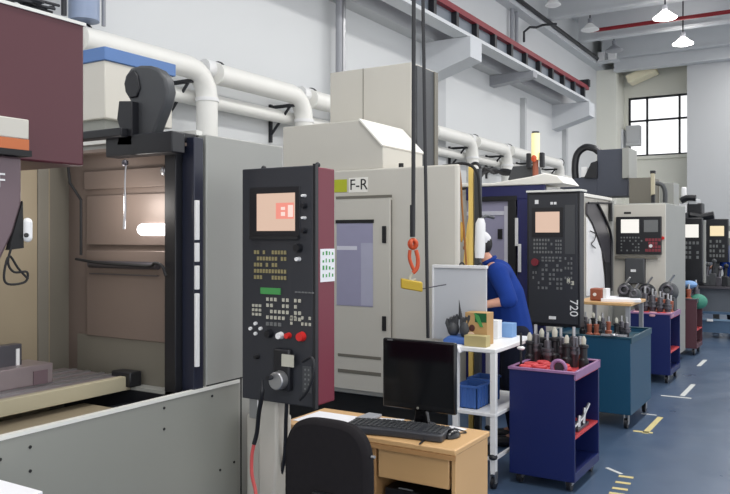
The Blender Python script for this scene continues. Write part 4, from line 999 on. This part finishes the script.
# things on teal cart
a = at(614, 335, Z=.83)
WR = MB().obox((a.x, a.y, .828), Vector((.11,.02,0)), Vector((-.003,.014,0)), (0,0,.008)).torus((a.x, a.y+.01, .83), .03, .01, 'z', 16, 6)
one('spanner', WR, steel, 'silver spanner lying on the front of the teal cart top', 'tool')
a = at(599, 327, Y=7.72); one('steel_vee_block', MB().prism([(a.x-.08, .772), (a.x+.08, .772), (a.x+.05, .83), (a.x-.05, .82)], 'y', a.y-.04, a.y+.04), steel, 'bright steel block on the teal cart left of the spanner', 'tool', bev=.003)
# side table behind teal cart
ST = thing('side_table', 'small table with wooden front edge and papers behind the teal cart', 'table', (-2.07, 8.3, 0))
finish(MB().box(-2.34, -1.76, 8.0, 8.7, 1.0, 1.03), 'table_top', wood, ST, .004)
for x in (-2.3, -1.8):
    for y in (8.04, 8.66): finish(MB().box(x-.02, x+.02, y-.02, y+.02, 0, 1.0), 'leg', pipeg, ST)
one('paper_stack', MB().obox((-1.95, 8.35, 1.045), Vector((.19,.05,0)), Vector((-.06,.22,0)), (0,0,.014)), paper, 'stack of white paper on the wooden edged side table', 'paper')
a = at(591, 290, Y=8.2); c = at(604, 300, Y=8.2)
T = thing('brown_box', 'red brown box with white end on the side table', 'box', ((a.x+c.x)/2, 8.25, 1.03))
finish(MB().box(a.x, c.x, 8.15, 8.3, 1.03, at(591,288,Y=8.2).z), 'box_body', brownb, T, .015)
finish(MB().box(c.x, c.x+.04, 8.15, 8.3, 1.03, at(591,288,Y=8.2).z), 'box_end', whitem, T, .004)
q = at(594.5, 294.5, Y=8.14); finish(MB().cyl((q.x, 8.14, q.z), (q.x, 8.152, q.z), .018, n=12), 'round_label', whitem, T)
# dark clutter around second navy cart: bags and hoses on side table right, vices
for i, (x, y, z, s, m, lab) in enumerate(((-1.93,8.5,1.03,.1,blackm,'black round machine vice, left of two on the side table'), (-1.81,8.4,1.03,.075,charc,'smaller charcoal machine vice at the right end of the side table'), (-1.98,9.85,.77,.13,blackm,'black machine vice at the rear left of the second navy cart'), (-1.73,9.85,.77,.14,charc,'grey bulky machine vice at the rear right of the second navy cart'))):
    T = thing('machine_vice', lab, 'vice', (x, y, z)); zc = z+s*1.9 if i > 1 else z+s*.9
    finish(MB().ball((x, y, zc), s*.8, (1.05, 1, 1.1), 14, 10), 'vice_body', m, T)
    finish(MB().box(x-s*.6, x+s*.6, y-s*.6, y+s*.6, z+.001, zc-s*.4), 'vice_base', m, T, .01)
    finish(MB().torus((x, y-s*.75, zc+s*.2), s*.4, s*.12, 'y'), 'vice_ring', steeld, T)
    finish(MB().tube([(x-s*.2, y, zc+s*.5), (x+s*.5, y, zc+s*1.5)], s*.1, 6), 'handle', steel, T)
# far cart things
q = at(689, 284.5, Y=12.1)
one('domed_lid', MB().ball((q.x, 12.1, q.z), .1, (1.15, 1, .6), 14, 8).cyl((q.x, 12.1, .77), (q.x, 12.1, q.z), .03, n=8), lblue, 'pale blue domed lid on a stand over the far dark reddish cart', 'lid')
q = at(697, 302, Y=12.0)
one('green_cloth', MB().ball((q.x, 12.1, q.z), .13, (1.0, 1, .85), 14, 10), greend, 'green bundled cloth hanging at the right of the far dark reddish cart', 'cloth')
# far bench
FB = thing('far_bench', 'blue grey steel bench across the far end of the aisle', 'bench', (-1.3, 14.3, 0))
finish(MB().box(-2.05, -.5, 14.0, 14.6, .83, .87), 'bench_top', steeld, FB, .004)
finish(MB().box(-2.0, -.55, 14.1, 14.14, .45, .83), 'back_panel', mat('bench_grey', (92, 98, 106), .5), FB)
finish(MB().box(-2.03, -.52, 14.02, 14.56, .41, .45), 'shelf', benchb, FB)
finish(MB().box(-2.03, -.52, 14.02, 14.06, .1, .3), 'lower_panel', benchb, FB)
finish(MB().box(-2.03, -.52, 14.0, 14.03, .3, .33), 'lower_rail', mat('rail_blue', (120, 146, 170), .4), FB)
for x in (-2.0, -1.3, -.55): finish(MB().box(x-.03, x+.03, 14.03, 14.09, 0, .83), 'leg', benchb, FB)
one('white_note', MB().box(at(707,321,Y=13.98).x, at(713,321,Y=13.98).x, 13.975, 13.985, .29, .33), whitem, 'small white card on the lower rail of the far bench', 'card')
for i, (px, h_, m) in enumerate(((702,.3,blackm),(707,.36,charc),(713,.42,charc),(719,.3,steeld),(725,.34,blackm),(731,.3,charc))):
    q = at(px, 280, Y=14.25); T = thing('bench_fixture', 'x', 'fixture', (q.x, 14.25, .87), 'fixtures on the far bench')
    T['label'] = 'small dark machining fixture on the far bench, %s from the left' % ordw[i]
    finish(MB().box(q.x-.05, q.x+.05, 14.2, 14.3, .87, .87+h_*.5), 'fixture_base', m, T, .01)
    finish(MB().cyl((q.x, 14.25, .87+h_*.5), (q.x+.02, 14.25, .87+h_), .03, .02, 10), 'fixture_post', steeld if i % 2 else blackm, T)
    finish(MB().ball((q.x+.02, 14.25, .87+h_), .04, u=10, v=8), 'fixture_head', m, T)
# ================================================================== PEOPLE
def capsule(m, a, b, r0, r1, n=14):
    a, b = Vector(a), Vector(b)
    m.tube([a, b], [r0, r1], n); m.ball(a, r0*.995, u=14, v=10); m.ball(b, r1*.995, u=14, v=10)
def person(base, ang, lab):
    # local frame: +x = facing direction, +y = left, z up; built about the origin then placed
    T = thing('person', lab, 'person', (0,0,0))
    def J(x, y, z): return Vector((x, y, z))
    hip = J(0, 0, .93); chest = J(.10, 0, 1.3); neck = J(.2, 0, 1.49); hd_ = J(.29, 0, 1.63)
    B_ = MB()
    capsule(B_, hip, chest, .125, .14); capsule(B_, chest, neck, .13, .06); capsule(B_, neck, J(.26,0,1.57), .055, .055)
    B_.ball(hd_, .1, (1.0, .78, 1.15), 24, 18); B_.ball(J(.325, 0, 1.585), .06, (.8, .85, 1.0), 16, 12)
    B_.ball(J(.395, 0, 1.61), .018, (1.1, .7, 1.1), 10, 8)                       # nose
    for s in (-1, 1):
        B_.ball(J(.285, s*.08, 1.615), .026, (.7, .4, 1.2), 10, 8)                # ears
        sh = J(.15, s*.19, 1.43)
        if s > 0: el = J(.05, .27, 1.2); wr = J(.28, .22, 1.15)
        else: el = J(.26, -.24, 1.17); wr = J(.47, -.12, 1.15)
        capsule(B_, neck+J(-.02,0,-.05), sh, .06, .06); capsule(B_, sh, el, .052, .042); capsule(B_, el, wr, .042, .028)
        d = (wr-el).normalized(); up = J(0, 0, 1); side = d.cross(up).normalized()*s
        pm = wr+d*.05; capsule(B_, wr, pm+d*.02, .026, .032, 10)
        for k, (off, ln) in enumerate(((-.027, .062), (-.009, .072), (.009, .067), (.026, .052))):
            b0 = wr+d*.08+side*off; b1 = b0+d*ln*.5-up*.008; b2 = b1+d*ln*.42-up*.022
            capsule(B_, b0, b1, .0095, .009, 8); capsule(B_, b1, b2, .009, .0075, 8)
        tb0 = wr+d*.02-side*.026; capsule(B_, tb0, tb0+d*.035-side*.02-up*.01, .011, .009, 8); capsule(B_, tb0+d*.035-side*.02-up*.01, tb0+d*.065-side*.018-up*.02, .009, .008, 8)
        hp = J(-.02, s*.1, .9); kn = J(.03, s*.11, .5); an = J(-.03, s*.11, .09)
        capsule(B_, hp, kn, .085, .055); capsule(B_, kn, an, .052, .036); capsule(B_, an, J(.12, s*.12, .04), .038, .03)
    o = finish(B_, 'body', skin, T)
    md = o.modifiers.new('remesh', 'REMESH'); md.mode = 'VOXEL'; md.voxel_size = .008; md.use_smooth_shade = True
    ms = o.modifiers.new('smooth', 'SMOOTH'); ms.factor = .5; ms.iterations = 2
    Jk = MB()
    Jk.ball(J(.0,0,.93), .16, (.95,1.1,.9), 18, 12)
    capsule(Jk, J(0,0,.92), J(.07,0,1.22), .165, .165); capsule(Jk, J(.07,0,1.22), J(.13,0,1.38), .165, .14); capsule(Jk, J(.13,0,1.38), J(.195,0,1.47), .13, .075)
    for s in (-1, 1):
        sh = J(.14, s*.18, 1.415)
        el = J(.05, .27, 1.2) if s > 0 else J(.26, -.24, 1.17)
        wr = J(.28, .22, 1.15) if s > 0 else J(.47, -.12, 1.15)
        capsule(Jk, J(.1, s*.05, 1.38), sh, .1, .085); capsule(Jk, sh, el, .085, .066); capsule(Jk, el, el+(wr-el)*.1, .066, .064)
    j = finish(Jk, 'jacket', jacket, T)
    md = j.modifiers.new('remesh', 'REMESH'); md.mode = 'VOXEL'; md.voxel_size = .012; md.use_smooth_shade = True
    ms = j.modifiers.new('smooth', 'SMOOTH'); ms.factor = .6; ms.iterations = 5
    cl = MB().torus((0,0,0), .07, .016, 'z', 18, 8); 
    for v in cl.b.verts: v.co = Matrix.Rotation(.6, 3, 'Y') @ v.co + J(.205, 0, 1.495)
    finish(cl, 'collar', jacket, j)
    Tr = MB()
    for s in (-1, 1):
        capsule(Tr, J(-.02, s*.085, .9), J(.03, s*.11, .5), .115, .08); capsule(Tr, J(.03, s*.11, .5), J(-.03, s*.11, .1), .08, .065)
    t_ = finish(Tr, 'trousers', trouser, T)
    md = t_.modifiers.new('remesh', 'REMESH'); md.mode = 'VOXEL'; md.voxel_size = .014; md.use_smooth_shade = True
    for s in (-1, 1):
        S = MB(); capsule(S, J(-.04, s*.11, .05), J(.13, s*.12, .045), .05, .042)
        for v in S.b.verts: v.co.z = max(v.co.z, 0.001)
        finish(S, 'shoe', blackm, T)
    Hr = MB().ball(J(.265, 0, 1.645), .103, (.95, .82, 1.0), 20, 14)
    bmesh.ops.bisect_plane(Hr.b, geom=Hr.b.verts[:]+Hr.b.edges[:]+Hr.b.faces[:], plane_co=J(.31,0,1.64), plane_no=J(1,0,-.5).normalized(), clear_outer=True)
    hr = finish(Hr, 'hair', hairm, T)
    Cp = MB().ball(J(.285, 0, 1.665), .112, (1.0, .82, .85), 20, 14)
    bmesh.ops.bisect_plane(Cp.b, geom=Cp.b.verts[:]+Cp.b.edges[:]+Cp.b.faces[:], plane_co=J(.28,0,1.66), plane_no=J(.12,0,-1).normalized(), clear_outer=True)
    cp_ = finish(Cp, 'cap', capm, T)
    finish(MB().prism([(.36,-.07),(.44,-.05),(.46,0),(.44,.05),(.36,.07)], 'z', 1.66, 1.668), 'cap_peak', capm, cp_)
    for s in (-1, 1):
        finish(MB().ball(J(.375, s*.032, 1.635), .011, (1,1,.7), 10, 8), 'eye', darkgap, T)
    finish(MB().box(.37, .385, -.02, .02, 1.565, 1.571), 'mouth', brownb, T)
    T.location = base; T.rotation_euler = (0, 0, ang)
    return T
face = math.atan2(-.43, -.9)
hipw = at(513, 340, t=6.35)
person((hipw.x, hipw.y, 0), face, 'person in a blue work jacket and white cap bent over behind the white bench')
bp_ = at(735, 260, Y=15.4)
person((bp_.x, 15.4, 0), 2.6, 'person in blue work clothes standing behind the far bench at the right edge')
# ================================================================== CAMERA + LIGHT
cam = bpy.data.cameras.new('camera'); co = bpy.data.objects.new('camera', cam); COL.objects.link(co)
cam.sensor_width = 36; cam.lens = 36*F/730; cam.shift_y = -10/730
co.location = (0, 0, H); co.rotation_euler = (PI/2, 0, YAW); SC.camera = co
cam.clip_start = .05; cam.clip_end = 200
wd = bpy.data.worlds.new('world'); SC.world = wd; wd.use_nodes = True
bg = wd.node_tree.nodes['Background']; bg.inputs[0].default_value = (.97, .98, 1, 1); bg.inputs[1].default_value = 1.0
def area(name, loc, rot, sx, sy, pw, col=(1, 1, 1)):
    l = bpy.data.lights.new(name, 'AREA'); l.shape = 'RECTANGLE'; l.size = sx; l.size_y = sy; l.energy = pw; l.color = col
    o = bpy.data.objects.new(name, l); COL.objects.link(o); o.location = loc; o.rotation_euler = rot; return o
# rows of hall lamps under the roof
for y in (2, 7, 12, 17, 22):
    area('hall_lamp', (-1.0, y, 7.0), (0, 0, 0), .8, 3, 110, (1, .98, .95))
l = bpy.data.lights.new('machine_work_light', 'POINT'); l.energy = 2.2; l.shadow_soft_size = .06; l.color = (1, .95, .9)
o = bpy.data.objects.new('machine_work_light', l); COL.objects.link(o); o.location = (-2.85, 2.35, 1.85)
SC.view_settings.view_transform = 'Standard'; SC.view_settings.look = 'None'; SC.view_settings.gamma = 1; SC.view_settings.use_curve_mapping = False
SC.view_settings.exposure = 0.65
